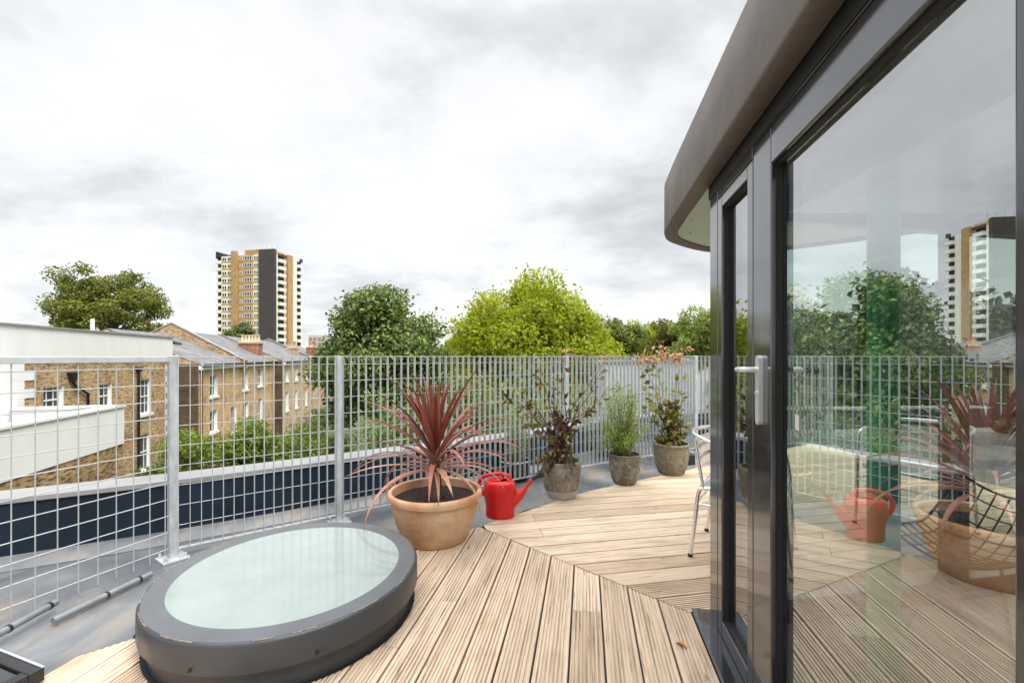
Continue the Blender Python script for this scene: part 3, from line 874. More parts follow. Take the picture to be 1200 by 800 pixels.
# black framed rooflight in the bottom left corner
hc = Vector((-1.79, 1.70, 0.06))
rl_ = empty('framed_rooflight', (hc.x-0.4, hc.y-0.3, ROOF))
tag(rl_, 'black framed glass rooflight corner low at left edge of roof', 'rooflight')
u_ = Vector((-0.93, 0.33, 0)).normalized(); v_ = Vector((-0.33, -0.93, 0)).normalized()
o_ = hc-rl_.location
mb = MB()
zf = Vector((0, 0, -0.05))
mb.obox(o_, u_*0.9, v_*0.045, zf); mb.obox(o_+v_*0.855, u_*0.9, v_*0.045, zf)
mb.obox(o_+v_*0.0455, u_*0.045, v_*0.809, zf); mb.obox(o_+v_*0.0455+u_*0.855, u_*0.045, v_*0.809, zf)
mb.build('frame', M['black'], rl_, bevel=0.003)
mb = MB(); mb.obox(o_+u_*0.05+v_*0.05+Vector((0, 0, -0.012)), u_*0.8, v_*0.8, Vector((0, 0, -0.006))); mb.build('pane', M['dkglass'], rl_)
mb = MB(); mb.obox(o_+u_*0.0+v_*0.0+Vector((0, 0, 0.001)), u_*0.9, v_*0.008, Vector((0, 0, 0.003))); mb.build('edge_strip', M['galv'], rl_)
mb = MB(); mb.obox(o_+u_*0.08+v_*0.08+Vector((0, 0, -0.051)), u_*0.74, v_*0.74, Vector((0, 0, ROOF-hc.z+0.052))); mb.build('upstand', M['kerb'], rl_)

# ================================================================ POTS AND PLANTS
def pot(name, label, loc, prof, mats, mis, soil_r, soil_z, group=None, n=64):
    r = empty(name, loc); tag(r, label, 'plant pot', group)
    MB().lathe(prof, n=n, mis=mis).build('body', mats, r, 45)
    mb = MB()
    # uneven soil
    K = 10
    vs = [(0, 0, soil_z+0.012)]; fs = []
    for i in range(1, K+1):
        for j in range(32):
            rr = soil_r*i/K; th = 2*math.pi*j/32
            vs.append((rr*math.cos(th), rr*math.sin(th), soil_z+random.uniform(-0.008, 0.008)*(i < K)))
    for j in range(32): fs.append((0, 1+j, 1+(j+1) % 32))
    for i in range(K-1):
        for j in range(32):
            j2 = (j+1) % 32; fs.append((1+i*32+j, 1+(i+1)*32+j, 1+(i+1)*32+j2, 1+i*32+j2))
    mb.add(vs, fs).build('soil', M['soil'], r, 30)
    return r
tp = Vector((-0.53, 3.07, 0))
pot('terracotta_pot', 'large round terracotta pot holding the red spiky plant', tp,
    [(0.0, 0.0038), (0.1991, 0.0038), (0.2127, 0.0), (0.2199, 0.0075), (0.2425, 0.0658), (0.2697, 0.1316), (0.2914, 0.2068), (0.3023, 0.2679), (0.3032, 0.2745), (0.3086, 0.2782), (0.3186, 0.2848), (0.3222, 0.3027), (0.3204, 0.3234), (0.3122, 0.3328), (0.3005, 0.3337), (0.2914, 0.3271), (0.2851, 0.282), (0.2806, 0.2444)],
    [M['terra']], None, 0.285, 0.272)
pa = Vector((0.44, 3.96, 0))
pot('stone_pot', 'grey stone pot with pale lower band behind the watering can', pa,
    [(0, 0.003), (0.112, 0.003), (0.119, 0.0), (0.128, 0.012), (0.146, 0.07), (0.150, 0.0745), (0.157, 0.10), (0.168, 0.17), (0.175, 0.25), (0.177, 0.31), (0.176, 0.322), (0.169, 0.327), (0.161, 0.322), (0.158, 0.28)],
    [M['stoneA'], M['whiteware']], [1, 1, 1, 1, 1]+[0]*8, 0.159, 0.285, 'grey planters along the fence')
pb = Vector((1.11, 4.375, 0))
pot('stone_pot', 'smallest grey speckled pot, holding the feathery green plant', pb,
    [(0, 0.003), (0.095, 0.003), (0.102, 0.0), (0.110, 0.008), (0.130, 0.06), (0.146, 0.14), (0.153, 0.22), (0.155, 0.27), (0.160, 0.276), (0.161, 0.288), (0.157, 0.294), (0.148, 0.294), (0.141, 0.288), (0.139, 0.25)],
    [M['stoneB']], None, 0.140, 0.268, 'grey planters along the fence')
pc = Vector((1.70, 4.74, 0))
pot('stone_pot', 'mossy brown grey stone pot nearest the aluminium chair', pc,
    [(0, 0.003), (0.115, 0.003), (0.124, 0.0), (0.134, 0.01), (0.160, 0.08), (0.176, 0.17), (0.181, 0.25), (0.181, 0.295), (0.186, 0.301), (0.187, 0.318), (0.182, 0.325), (0.171, 0.325), (0.164, 0.318), (0.162, 0.28)],
    [M['stoneC']], None, 0.163, 0.295, 'grey planters along the fence')
tb = Vector((0.03, 4.84, ROOF))
pot('low_tub', 'low dark tub of feathery greenery outside the fence', tb,
    [(0, 0.003), (0.14, 0.003), (0.145, 0.0), (0.155, 0.02), (0.163, 0.19), (0.17, 0.2), (0.172, 0.212), (0.166, 0.217), (0.158, 0.212), (0.155, 0.17)],
    [M['black'], M['whiteware']], [0]*4+[0, 1, 1, 1, 0], 0.156, 0.18)

def rand_unit(n):
    v = rng.normal(size=(n, 3)); return v/np.linalg.norm(v, axis=1, keepdims=True)

# cordyline
cd = empty('spiky_cordyline', (tp.x, tp.y, 0.275))
tag(cd, 'dark red spiky cordyline with drooping pink lower leaves in the terracotta pot', 'plant')
st = MB(); st.tube([(0, 0, -0.02), (0.004, 0, 0.1), (-0.004, 0.0, 0.22), (0.0, 0, 0.36)], [0.045, 0.038, 0.036, 0.025], 12); st.build('stem', M['stem'], cd, 60)
def cord_mat():
    m, nt, out = new_mat('cordyline_leaf')
    g_ = nt.nodes.new('ShaderNodeNewGeometry')
    at = nd(nt, 'ShaderNodeAttribute', attribute_name='age')
    young = ramp(nt, g_.outputs['Random Per Island'], [(0, (0.105, 0.019, 0.016)), (0.5, (0.175, 0.038, 0.029)), (1, (0.31, 0.10, 0.075))])
    old = ramp(nt, g_.outputs['Random Per Island'], [(0, (0.40, 0.15, 0.10)), (0.5, (0.54, 0.26, 0.18)), (1, (0.62, 0.38, 0.28))])
    c = mix(nt, young, old, at.outputs['Fac'])
    ap = nd(nt, 'ShaderNodeAttribute', attribute_name='along')
    c = mix(nt, c, (0.17, 0.095, 0.05), ramp(nt, ap.outputs['Fac'], [(0.86, 0.0), (0.98, 0.85)]))
    v = noise(nt, coords(nt), 25, 3)
    c = mix(nt, c, ramp(nt, v, [(0.3, 0.8), (0.7, 1.2)]), 1.0, 'MULTIPLY')
    p = bsdf(nt, out, c, 0.42, 0, None, 0.5)
    t = nt.nodes.new('ShaderNodeBsdfTranslucent'); nt.links.new(c, t.inputs[0])
    ms = nt.nodes.new('ShaderNodeMixShader'); ms.inputs[0].default_value = 0.25
    nt.links.new(p.outputs[0], ms.inputs[1]); nt.links.new(t.outputs[0], ms.inputs[2]); nt.links.new(ms.outputs[0], out.inputs[0])
    return m
def blade(mb, ages, az, el, L, w, droop, z0, age, twist=0.0):
    """one arching strap leaf starting on the stem at height z0"""
    n = 14
    p = Vector((0.02*math.cos(az), 0.02*math.sin(az), z0))
    hd = Vector((math.cos(az), math.sin(az), 0)); sd = Vector((-math.sin(az), math.cos(az), 0))
    e = el; vs = []
    for i in range(n+1):
        f = i/n
        d = hd*math.cos(e)+Vector((0, 0, 1))*math.sin(e)
        up = hd*-math.sin(e)+Vector((0, 0, 1))*math.cos(e)
        wd = w*(0.55+1.6*f if f < 0.28 else 1.0*(1-((f-0.28)/0.72)**1.8))*0.5 + 0.0008
        tw = twist*f
        s2 = sd*math.cos(tw)+up*math.sin(tw); u2 = up*math.cos(tw)-sd*math.sin(tw)
        vs += [p+s2*wd+u2*wd*0.45, p, p-s2*wd+u2*wd*0.45]
        p = p+d*(L/n)
        e -= droop/n*(0.35+1.5*f)
    fs = []
    for i in range(n):
        a = 3*i
        fs += [(a, a+1, a+4, a+3), (a+1, a+2, a+5, a+4)]
    mb.add(vs, fs); ages += [age]*len(vs); along.extend([i/n for i in range(n+1) for _ in range(3)])
mb = MB(); ages = []; along = []
R2 = random.Random(5)
for i in range(68):
    f = (i+0.5)/68                     # 0 = lowest / oldest, 1 = heart
    az = i*2.39996 + R2.uniform(-0.25, 0.25)
    el = R(-14 + 100*f**0.72) + R2.uniform(-0.13, 0.13)
    L = R2.uniform(0.54, 0.72) if f < 0.75 else R2.uniform(0.44, 0.58)
    droop = R(88)*(1-f)**0.9*R2.uniform(0.3, 1.25) + R(6)
    if f < 0.10: el = R(R2.uniform(-5, 25)); droop = R(R2.uniform(85, 125)); L = R2.uniform(0.42, 0.58)
    age = min(1.0, max(0.0, (0.50-f)/0.40+R2.uniform(-0.15, 0.15)))
    blade(mb, ages, az, el, L, R2.uniform(0.028, 0.046), droop, 0.17+0.21*f, age, R2.uniform(-0.6, 0.6))
o = mb.build('foliage', cord_mat(), cd, 50)
at = o.data.attributes.new('age', 'FLOAT', 'POINT'); at.data.foreach_set('value', ages)
at = o.data.attributes.new('along', 'FLOAT', 'POINT'); at.data.foreach_set('value', along)

def branchy(root, name_mat, stem_mat, branches, leafL, leafW, dens, jitter=0.03, seed=1, mats=None, rad=0.006, dirmix=0.6):
    """branches: polylines; leaves spring along them"""
    rg = np.random.default_rng(seed)
    mb = MB()
    C, D, N = [], [], []
    for br, d in branches:
        pts = catmull([Vector(p) for p in br], 5)
        k = len(pts)
        mb.tube(pts, [rad*(1-0.75*i/(k-1)) for i in range(k)], 6)
        n = int(d*dens*sum((pts[i+1]-pts[i]).length for i in range(k-1)))
        for _ in range(n):
            f = rg.uniform(0.12, 1.0)*(k-1); i = min(int(f), k-2)
            p = pts[i].lerp(pts[i+1], f-i); t = (pts[i+1]-pts[i]).normalized()
            r = Vector(rg.normal(size=3)); r = (r.normalized()*(1-dirmix)*1.6 + t*dirmix + Vector((0, 0, -0.25))).normalized()
            c = p + r*(leafL*0.55+abs(rg.normal())*jitter)
            C.append(c); D.append(r); N.append(Vector(rg.normal(size=3))+Vector((0, -0.3, 1.0)))
    mb.build('stem', stem_mat, root, 60)
    C = np.array([tuple(c) for c in C]); D = np.array([tuple(c) for c in D]); N = np.array([tuple(c) for c in N])
    s = rg.uniform(0.6, 1.25, len(C))
    return leaves('foliage', name_mat, C, D, N, leafL*s, leafW*s, root)

def wander(p, q, k, amp, rg, up=0.0):
    p = Vector(p); q = Vector(q); out = [p]
    for i in range(1, k):
        f = i/k
        out.append(p.lerp(q, f)+Vector((rg.uniform(-amp, amp), rg.uniform(-amp, amp), rg.uniform(-amp, amp)+up*math.sin(math.pi*f))))
    out.append(q); return out

lm_purple = leaf_mat('purple_bronze_leaf', [(0.15, (0.05, 0.022, 0.026)), (0.38, (0.12, 0.055, 0.05)), (0.52, (0.18, 0.105, 0.05)), (0.66, (0.17, 0.18, 0.045)), (0.85, (0.30, 0.27, 0.08)), (0.97, (0.38, 0.22, 0.16))], 0.3, 0.5, 4.0, 0.45)
lm_vineC = leaf_mat('green_bronze_leaf', [(0.10, (0.08, 0.035, 0.035)), (0.3, (0.16, 0.095, 0.04)), (0.48, (0.18, 0.19, 0.045)), (0.72, (0.27, 0.29, 0.07)), (0.93, (0.42, 0.24, 0.14))], 0.35, 0.5, 4.0, 0.4)
lm_pink = leaf_mat('peach_pink_leaf', [(0.2, (0.40, 0.17, 0.13)), (0.45, (0.60, 0.36, 0.27)), (0.65, (0.45, 0.40, 0.15)), (0.85, (0.66, 0.50, 0.42))], 0.35, 0.5, 5.0, 0.4)
lm_feather = leaf_mat('feathery_green', [(0.2, (0.17, 0.24, 0.055)), (0.5, (0.29, 0.38, 0.10)), (0.8, (0.42, 0.48, 0.17))], 0.4, 0.6, 6.0, 0.5)

rgp = random.Random(3)
plA = empty('purple_shrub', (pa.x, pa.y, 0.28)); tag(plA, 'purple leaved shrub with long wandering shoots in the pale banded pot', 'plant')
brs = []
for i in range(7):
    a = i*0.9
    brs.append((wander((rgp.uniform(-0.03, 0.03), rgp.uniform(-0.03, 0.03), 0), (rgp.uniform(-0.10, 0.08), rgp.uniform(-0.08, 0.08), rgp.uniform(0.30, 0.50)), 4, 0.05, rgp), 1.25))
for tx, tz, tdn in ((-0.46, 0.60, 0.6), (-0.42, 0.50, 0.9), (-0.30, 0.40, 1.0), (-0.20, 0.88, 0.4), (0.05, 0.97, 0.4), (0.38, 0.86, 0.45), (0.36, 0.62, 0.75), (0.24, 0.48, 0.8), (-0.1, 0.70, 0.5), (0.18, 0.76, 0.35), (-0.50, 0.74, 0.35), (-0.34, 0.66, 0.4)):
    brs.append((wander((rgp.uniform(-0.02, 0.02), 0, 0.15), (tx, rgp.uniform(-0.1, 0.14), tz), 5, 0.035, rgp, 0.06), tdn))
for tx, tz in ((-0.13, 0.02), (0.02, -0.03), (-0.08, 0.1), (0.04, 0.06), (-0.17, 0.10)):
    brs.append((wander((-0.02, 0, 0.14), (tx, rgp.uniform(-0.20, -0.12), tz), 3, 0.02, rgp, 0.06), 2.6))
branchy(plA, lm_purple, plain('reddish_stem', (0.16, 0.07, 0.055), 0.75, 0, 0.3, 40), brs, 0.072, 0.040, 40, 0.02, 2)
pk = [(wander((0, 0, 0.6), (0.04, 0.05, 1.0), 3, 0.02, rgp), 0.7), (wander((-0.2, 0.02, 0.62), (-0.13, 0.1, 0.93), 3, 0.02, rgp), 0.7), (wander((0.2, 0.02, 0.62), (0.44, 0.2, 0.97), 3, 0.02, rgp), 1.2)]
branchy(plA, lm_pink, M['stem'], pk, 0.055, 0.028, 30, 0.02, 4, rad=0.003)

plB = empty('feathery_shrub', (pb.x, pb.y, 0.26)); tag(plB, 'feathery light green shrub in the smallest pot', 'plant')
brs = []
for i in range(46):
    a = rgp.uniform(0, 2*math.pi); r = rgp.uniform(0.08, 0.32); z = rgp.uniform(0.14, 0.36) if rgp.random() < 0.68 else rgp.uniform(0.36, 0.72)
    if z > 0.4: r *= 0.75
    brs.append((wander((rgp.uniform(-0.02, 0.02), rgp.uniform(-0.02, 0.02), 0), (r*math.cos(a), r*math.sin(a)*0.8, z), 4, 0.025, rgp, 0.03), 1.0 if z < 0.4 else 0.45))
branchy(plB, lm_feather, M['stem'], brs, 0.034, 0.011, 330, 0.018, 6, rad=0.0035, dirmix=0.5)

plC = empty('bronze_vine', (pc.x, pc.y, 0.29)); tag(plC, 'bronze green vine with peach topped shoots in the mossy pot', 'plant')
brs = []
for i in range(9):
    brs.append((wander((rgp.uniform(-0.06, 0.06), rgp.uniform(-0.04, 0.04), 0), (rgp.uniform(-0.20, 0.12), rgp.uniform(-0.14, 0.10), rgp.uniform(0.18, 0.52)), 4, 0.04, rgp), 1.5))
for tx, tz, dn in ((-0.24, 0.60, 0.5), (-0.22, 0.85, 0.8), (-0.10, 0.92, 0.5), (0.06, 0.55, 0.8), (0.14, 0.72, 0.25), (0.20, 0.86, 0.2), (-0.30, 0.42, 0.5), (0.10, 0.42, 0.9)):
    brs.append((wander((rgp.uniform(-0.04, 0.04), 0, 0.08), (tx, rgp.uniform(-0.1, 0.2), tz), 5, 0.05, rgp, 0.03), dn))
for i in range(10):
    a = rgp.uniform(0, 6.28); brs.append((wander((0, 0, 0), (0.14*math.cos(a), 0.14*math.sin(a), 0.06), 2, 0.01, rgp), 1.2))
branchy(plC, lm_vineC, M['stem'], brs, 0.078, 0.045, 48, 0.02, 8)
pk = []
for i in range(12):
    x0 = rgp.uniform(-0.34, 0.3); pk.append((wander((x0-0.08, 0.2+0.5*(x0+0.3), 0.88), (x0+0.12, 0.3+0.5*(x0+0.3), rgp.uniform(0.9, 1.10)), 3, 0.04, rgp, 0.03), 1.2))
branchy(plC, lm_pink, M['stem'], pk, 0.06, 0.03, 62, 0.025, 9, rad=0.003)

plT = empty('tub_greenery', (tb.x, tb.y, ROOF+0.18)); tag(plT, 'loose light green bush growing from the low tub beyond the fence', 'plant')
brs = []
for i in range(60):
    a = rgp.uniform(0, 6.28); r = rgp.uniform(0.03, 0.19); z = rgp.uniform(0.15, 0.62)
    brs.append((wander((0, 0, 0), (r*math.cos(a), r*math.sin(a), z), 3, 0.03, rgp), 1.0))
sb = empty('soft_shrub', (1.28, 5.95, ROOF)); tag(sb, 'soft pale green bush against the parapet, seen through the fence right of the third post', 'plant')
brs2 = []
for i in range(70):
    a = rgp.uniform(0, 6.28); r = rgp.uniform(0.05, 0.42); z = rgp.uniform(0.25, 0.85)
    brs2.append((wander((rgp.uniform(-0.1, 0.1), 0, 0), (r*1.3*math.cos(a), r*0.55*math.sin(a), z), 3, 0.05, rgp), 1.0))
branchy(sb, lm_feather, M['stem'], brs2, 0.06, 0.018, 70, 0.03, 14, rad=0.004)
branchy(plT, lm_feather, M['stem'], brs, 0.045, 0.011, 100, 0.02, 12, rad=0.003)

# ---- watering can
wc = empty('watering_can', (-0.093, 3.47, 0), R(-8)); tag(wc, 'bright red plastic watering can with black rose on the deck', 'watering can')
mb = MB()
prof = [(0.0, 0.003), (0.098, 0.003), (0.110, 0.0), (0.113, 0.01), (0.112, 0.07), (0.118, 0.12), (0.128, 0.165), (0.132, 0.19), (0.129, 0.225), (0.121, 0.258), (0.112, 0.272), (0.095, 0.279), (0.06, 0.282), (0.048, 0.279), (0.045, 0.262), (0.0, 0.25)]
mb.lathe([(r, z) for r, z in prof[:13]], n=56, sx=1.0, sy=0.78)
mb.build('body', M['red'], wc, 50)
mb = MB(); mb.tube([(0.010*0+(-0.03)+0.05*math.cos(a), 0.042*math.sin(a), 0.287+0.004*math.cos(a)) for a in np.linspace(0, 2*math.pi, 28)[:-1]], 0.009, 8, closed=True)
mb.build('filler_rim', M['red'], wc, 60)
mb = MB(); mb.add([(-0.03+0.046*math.cos(a), 0.039*math.sin(a), 0.2845) for a in np.linspace(0, 2*math.pi, 25)[:-1]], [tuple(range(24))]); mb.build('filler_hole', plain('red_inside', (0.30, 0.006, 0.006), 0.6), wc)
mb = MB(); mb.tube(catmull([Vector(p) for p in ((0.075, 0, 0.105), (0.145, 0, 0.165), (0.185, 0, 0.205), (0.225, 0, 0.255), (0.262, 0, 0.308))], 5), [0.058-0.045*min(1, i/13) for i in range(21)], 16)
mb.build('spout', M['red'], wc, 60)
mb = MB(); dd = Vector((0.85, 0, 0.5)).normalized(); q = Vector((0.258, 0, 0.303))
mb.tube([q-dd*0.004, q+dd*0.02, q+dd*0.026, q+dd*0.075, q+dd*0.088, q+dd*0.092], [0.017, 0.017, 0.014, 0.030, 0.031, 0.024], 18); mb.build('rose', M['rubber'], wc, 50)
mb = MB(); mb.tube(catmull([Vector(p) for p in ((-0.118, 0, 0.155), (-0.158, 0, 0.20), (-0.165, 0, 0.26), (-0.125, 0, 0.305), (-0.055, 0, 0.325), (0.015, 0, 0.330), (0.065, 0, 0.315), (0.088, 0, 0.27))], 6), 0.0145, 12)
mb.build('handle', M['red'], wc, 60)

# ---- aluminium bistro chair
def make_chair():
    r = empty('bistro_chair'); 
    tr = 0.0125
    # local: sitter faces +x, back at -x, seat 0.45
    seat = MB()
    for i in range(7):
        x0 = -0.20+i*0.062
        seat.obox((x0, -0.205, 0.440-0.004*abs(i-3)), (0.052, 0, 0), (0, 0.41, 0), (0, 0, 0.010))
    seat.build('seat', M['slat'], r, bevel=0.003)
    sf = MB()
    ring = [(-0.21, -0.18, 0.432), (-0.21, 0.18, 0.432), (-0.18, 0.212, 0.432), (0.20, 0.222, 0.432), (0.24, 0.19, 0.432), (0.24, -0.19, 0.432), (0.20, -0.222, 0.432), (-0.18, -0.212, 0.432)]
    sf.tube(ring, tr, 10, closed=True); sf.build('seat_frame', M['alu'], r, 60)
    for sy in (-1, 1):
        leg = MB(); leg.tube(catmull([Vector(p) for p in ((-0.265, 0.245*sy, 0.012), (-0.235, 0.240*sy, 0.25), (-0.218, 0.236*sy, 0.40), (-0.19, 0.234*sy, 0.435), (-0.10, 0.232*sy, 0.438))], 5), tr, 12)
        lo = leg.build('leg', M['alu'], r, 60)
        MB().tube([(-0.266, 0.245*sy, 0.0), (-0.2645, 0.245*sy, 0.02)], tr+0.002, 12).build('foot_cap', M['rubber'], lo, 60)
        leg = MB(); leg.tube(catmull([Vector(p) for p in ((0.27, 0.245*sy, 0.012), (0.245, 0.243*sy, 0.30), (0.235, 0.246*sy, 0.50), (0.20, 0.252*sy, 0.655), (0.15, 0.256*sy, 0.695))], 5), tr, 12)
        lo = leg.build('leg', M['alu'], r, 60)
        MB().tube([(0.271, 0.245*sy, 0.0), (0.2695, 0.245*sy, 0.02)], tr+0.002, 12).build('foot_cap', M['rubber'], lo, 60)
        MB().tube([(-0.19, 0.236*sy, 0.43), (-0.24, 0.225*sy, 0.73)], 0.0105, 10).build('back_post', M['alu'], r, 60)
    hoop = [(0.16, 0.256, 0.695), (0.02, 0.268, 0.705), (-0.12, 0.268, 0.725), (-0.20, 0.245, 0.745), (-0.262, 0.16, 0.755), (-0.285, 0.0, 0.760), (-0.262, -0.16, 0.755), (-0.20, -0.245, 0.745), (-0.12, -0.268, 0.725), (0.02, -0.268, 0.705), (0.16, -0.256, 0.695)]
    MB().tube(catmull([Vector(p) for p in hoop], 5), tr, 12).build('arm_rail', M['alu'], r, 60)
    st = MB(); st.tube([(-0.235, -0.235, 0.33), (-0.235, 0.235, 0.33)], 0.008, 10); st.tube([(0.247, -0.24, 0.33), (0.247, 0.24, 0.33)], 0.008, 10)
    for sy in (-1, 1): st.tube([(-0.236, 0.238*sy, 0.335), (0.245, 0.243*sy, 0.335)], 0.008, 10)
    st.build('stretcher', M['alu'], r, 60)
    bk = MB()
    for z in (0.53, 0.60, 0.67):
        for i in range(8):
            y0 = -0.215+i*0.05375; y1 = y0+0.05375
            f = lambda y: -0.205-0.035*(z-0.45)/0.3-0.03*(1-(y/0.215)**2)
            bk.obox((f(y0), y0, z), (f(y1)-f(y0), y1-y0, 0), (0.006, 0, 0), (0, 0, 0.048))
    bk.build('backrest', M['slat'], r)
    return r
ch = make_chair()
rm = (G(805, 655)+G(829.5, 619))/2
fdir = Vector((0.82, -0.57, 0)).normalized()
ch.location = rm+fdir*0.27; ch.rotation_euler = (0, 0, math.atan2(fdir.y, fdir.x))
ch.location.z = 0.0
tag(ch, 'polished aluminium bistro chair half hidden behind the pavilion corner post', 'chair', 'aluminium terrace chairs')
c2 = copy_tree(ch)
c2.location = (2.92, 3.22, 0); c2.rotation_euler = (0, 0, R(205))
tag(c2, 'aluminium bistro chair seen only through the large door glass', 'chair', 'aluminium terrace chairs')

# wire shell chair inside the room
wr = empty('wire_shell_seat', (2.05, 1.93, 0.006)); tag(wr, 'dark wire grid shell seat on thin legs inside the glass room', 'chair')
mb = MB()
def shell(u, v):   # u along the length, v across
    x = -0.27+0.54*u; y = (v-0.5)*0.42
    z = 0.36+0.24*max(0, u-0.45)**1.4*2.2 + 0.16*((v-0.5)*2)**2*0.5 + 0.03*(1-u)
    return Vector((x, y, z))
for i in range(12):
    u = i/11; mb.tube([shell(u, j/10) for j in range(11)], 0.0035 if 0 < i < 11 else 0.006, 6)
for j in range(10):
    v = j/9; mb.tube([shell(i/11, v) for i in range(12)], 0.0035 if 0 < j < 9 else 0.006, 6)
mb.build('shell', M['tan'], wr, 60)
for sx, sy in ((-1, -1), (-1, 1), (1, -1), (1, 1)):
    MB().tube([(0.06*sx, 0.08*sy, 0.37), (0.2*sx, 0.18*sy, 0.0)], 0.007, 8).build('leg', M['tan'], wr, 60)
wr.rotation_euler = (0, 0, R(20))

# fallen leaves on the deck
for (px, py, s, lab) in ((798, 755, 0.055, 'curled orange fallen leaf on the decking near the door threshold'), (776.5, 653.5, 0.022, 'tiny yellow fallen leaf on the boards by the chair leg')):
    p = G(px, py)
    mb = MB(); vs = []; n = 6
    for i in range(n+1):
        f = i/n; w = s*0.32*math.sin(math.pi*(0.08+0.9*f))*(1+0.25*math.sin(f*15))
        z = 0.004+0.010*math.sin(f*5)*s/0.055
        vs += [(-w, (f-0.5)*s, z+0.006*s/0.055), (0, (f-0.5)*s, z), (w*0.8, (f-0.5)*s, z+0.004*s/0.055)]
    fs = []
    for i in range(n): fs += [(3*i, 3*i+1, 3*i+4, 3*i+3), (3*i+1, 3*i+2, 3*i+5, 3*i+4)]
    o = mb.add(vs, fs).build('fallen_leaf', plain('orange_leaf', (0.62, 0.24, 0.04), 0.6, 0, 0.4, 60), None, 60)
    o.location = p; o.rotation_euler = (0, 0, R(25)); tag(o, lab, 'leaf', 'fallen leaves')

# ================================================================ HOUSES
ea = math.atan2(0.9657, -0.26)
e_ = Vector((math.cos(ea), math.sin(ea), 0)); w_ = Vector((-math.sin(ea), math.cos(ea), 0))
def u_t(px, D):
    u = (px-CX)/F
    return D*(0.26*u-0.9657)/(0.9657*u+0.26)
def z_at(px, py, D):
    t = u_t(px, D); Y = -0.26*D+0.9657*t
    return H-(py-HY)/F*Y
def wall_grid(mb, x0, x1, z0, z1, holes, rev, y=0.0, mi=0, ri=1):
    """front wall in the xz plane facing -y with rectangular openings and painted reveals"""
    xs = sorted({x0, x1, *[h[0] for h in holes], *[h[1] for h in holes]})
    zs = sorted({z0, z1, *[h[2] for h in holes], *[h[3] for h in holes]})
    for i in range(len(xs)-1):
        for j in range(len(zs)-1):
            cx, cz = (xs[i]+xs[i+1])/2, (zs[j]+zs[j+1])/2
            if any(h[0] < cx < h[1] and h[2] < cz < h[3] for h in holes): continue
            mb.add([(xs[i], y, zs[j]), (xs[i+1], y, zs[j]), (xs[i+1], y, zs[j+1]), (xs[i], y, zs[j+1])], [(0, 1, 2, 3)], mi)
    for (a, b, c, d) in holes:
        for q in (((a, y, c), (a, y+rev, c), (a, y+rev, d), (a, y, d)), ((b, y, d), (b, y+rev, d), (b, y+rev, c), (b, y, c)),
                  ((a, y, d), (a, y+rev, d), (b, y+rev, d), (b, y, d)), ((a, y+rev, c), (a, y, c), (b, y, c), (b, y+rev, c))):
            mb.add(list(q), [(0, 1, 2, 3)], ri)
def sash(parent, a, b, c, d, y, sill=True):
    fr = MB(); w = 0.06; yy = y
    fr.box((a, yy, c), (a+w, yy+0.05, d)); fr.box((b-w, yy, c), (b, yy+0.05, d))
    fr.box((a+w+.001, yy, c), (b-w-.001, yy+0.05, c+w)); fr.box((a+w+.001, yy, d-w), (b-w-.001, yy+0.05, d))
    mz = (c+d)/2
    fr.box((a+w+.001, yy-0.01, mz-0.03), (b-w-.001, yy+0.045, mz+0.03))
    for k in (1, 2):
        x = a+(b-a)*k/3; fr.box((x-0.013, yy+0.005, c+w+.001), (x+0.013, yy+0.04, mz-0.031)); fr.box((x-0.013, yy+0.005, mz+0.031), (x+0.013, yy+0.04, d-w-.001))
    f = fr.build('window', M['whitepaint'], parent)
    MB().add([(a+w*.5, yy+0.025, c+w*.5), (b-w*.5, yy+0.025, c+w*.5), (b-w*.5, yy+0.025, d-w*.5), (a+w*.5, yy+0.025, d-w*.5)], [(0, 1, 2, 3)]).build('pane', M['dkglass'], f)
    if sill: MB().box((a-0.12, -0.09, c-0.13), (b+0.12, y-0.002, c-0.002)).build('sill', M['whitepaint'], f)
    return f
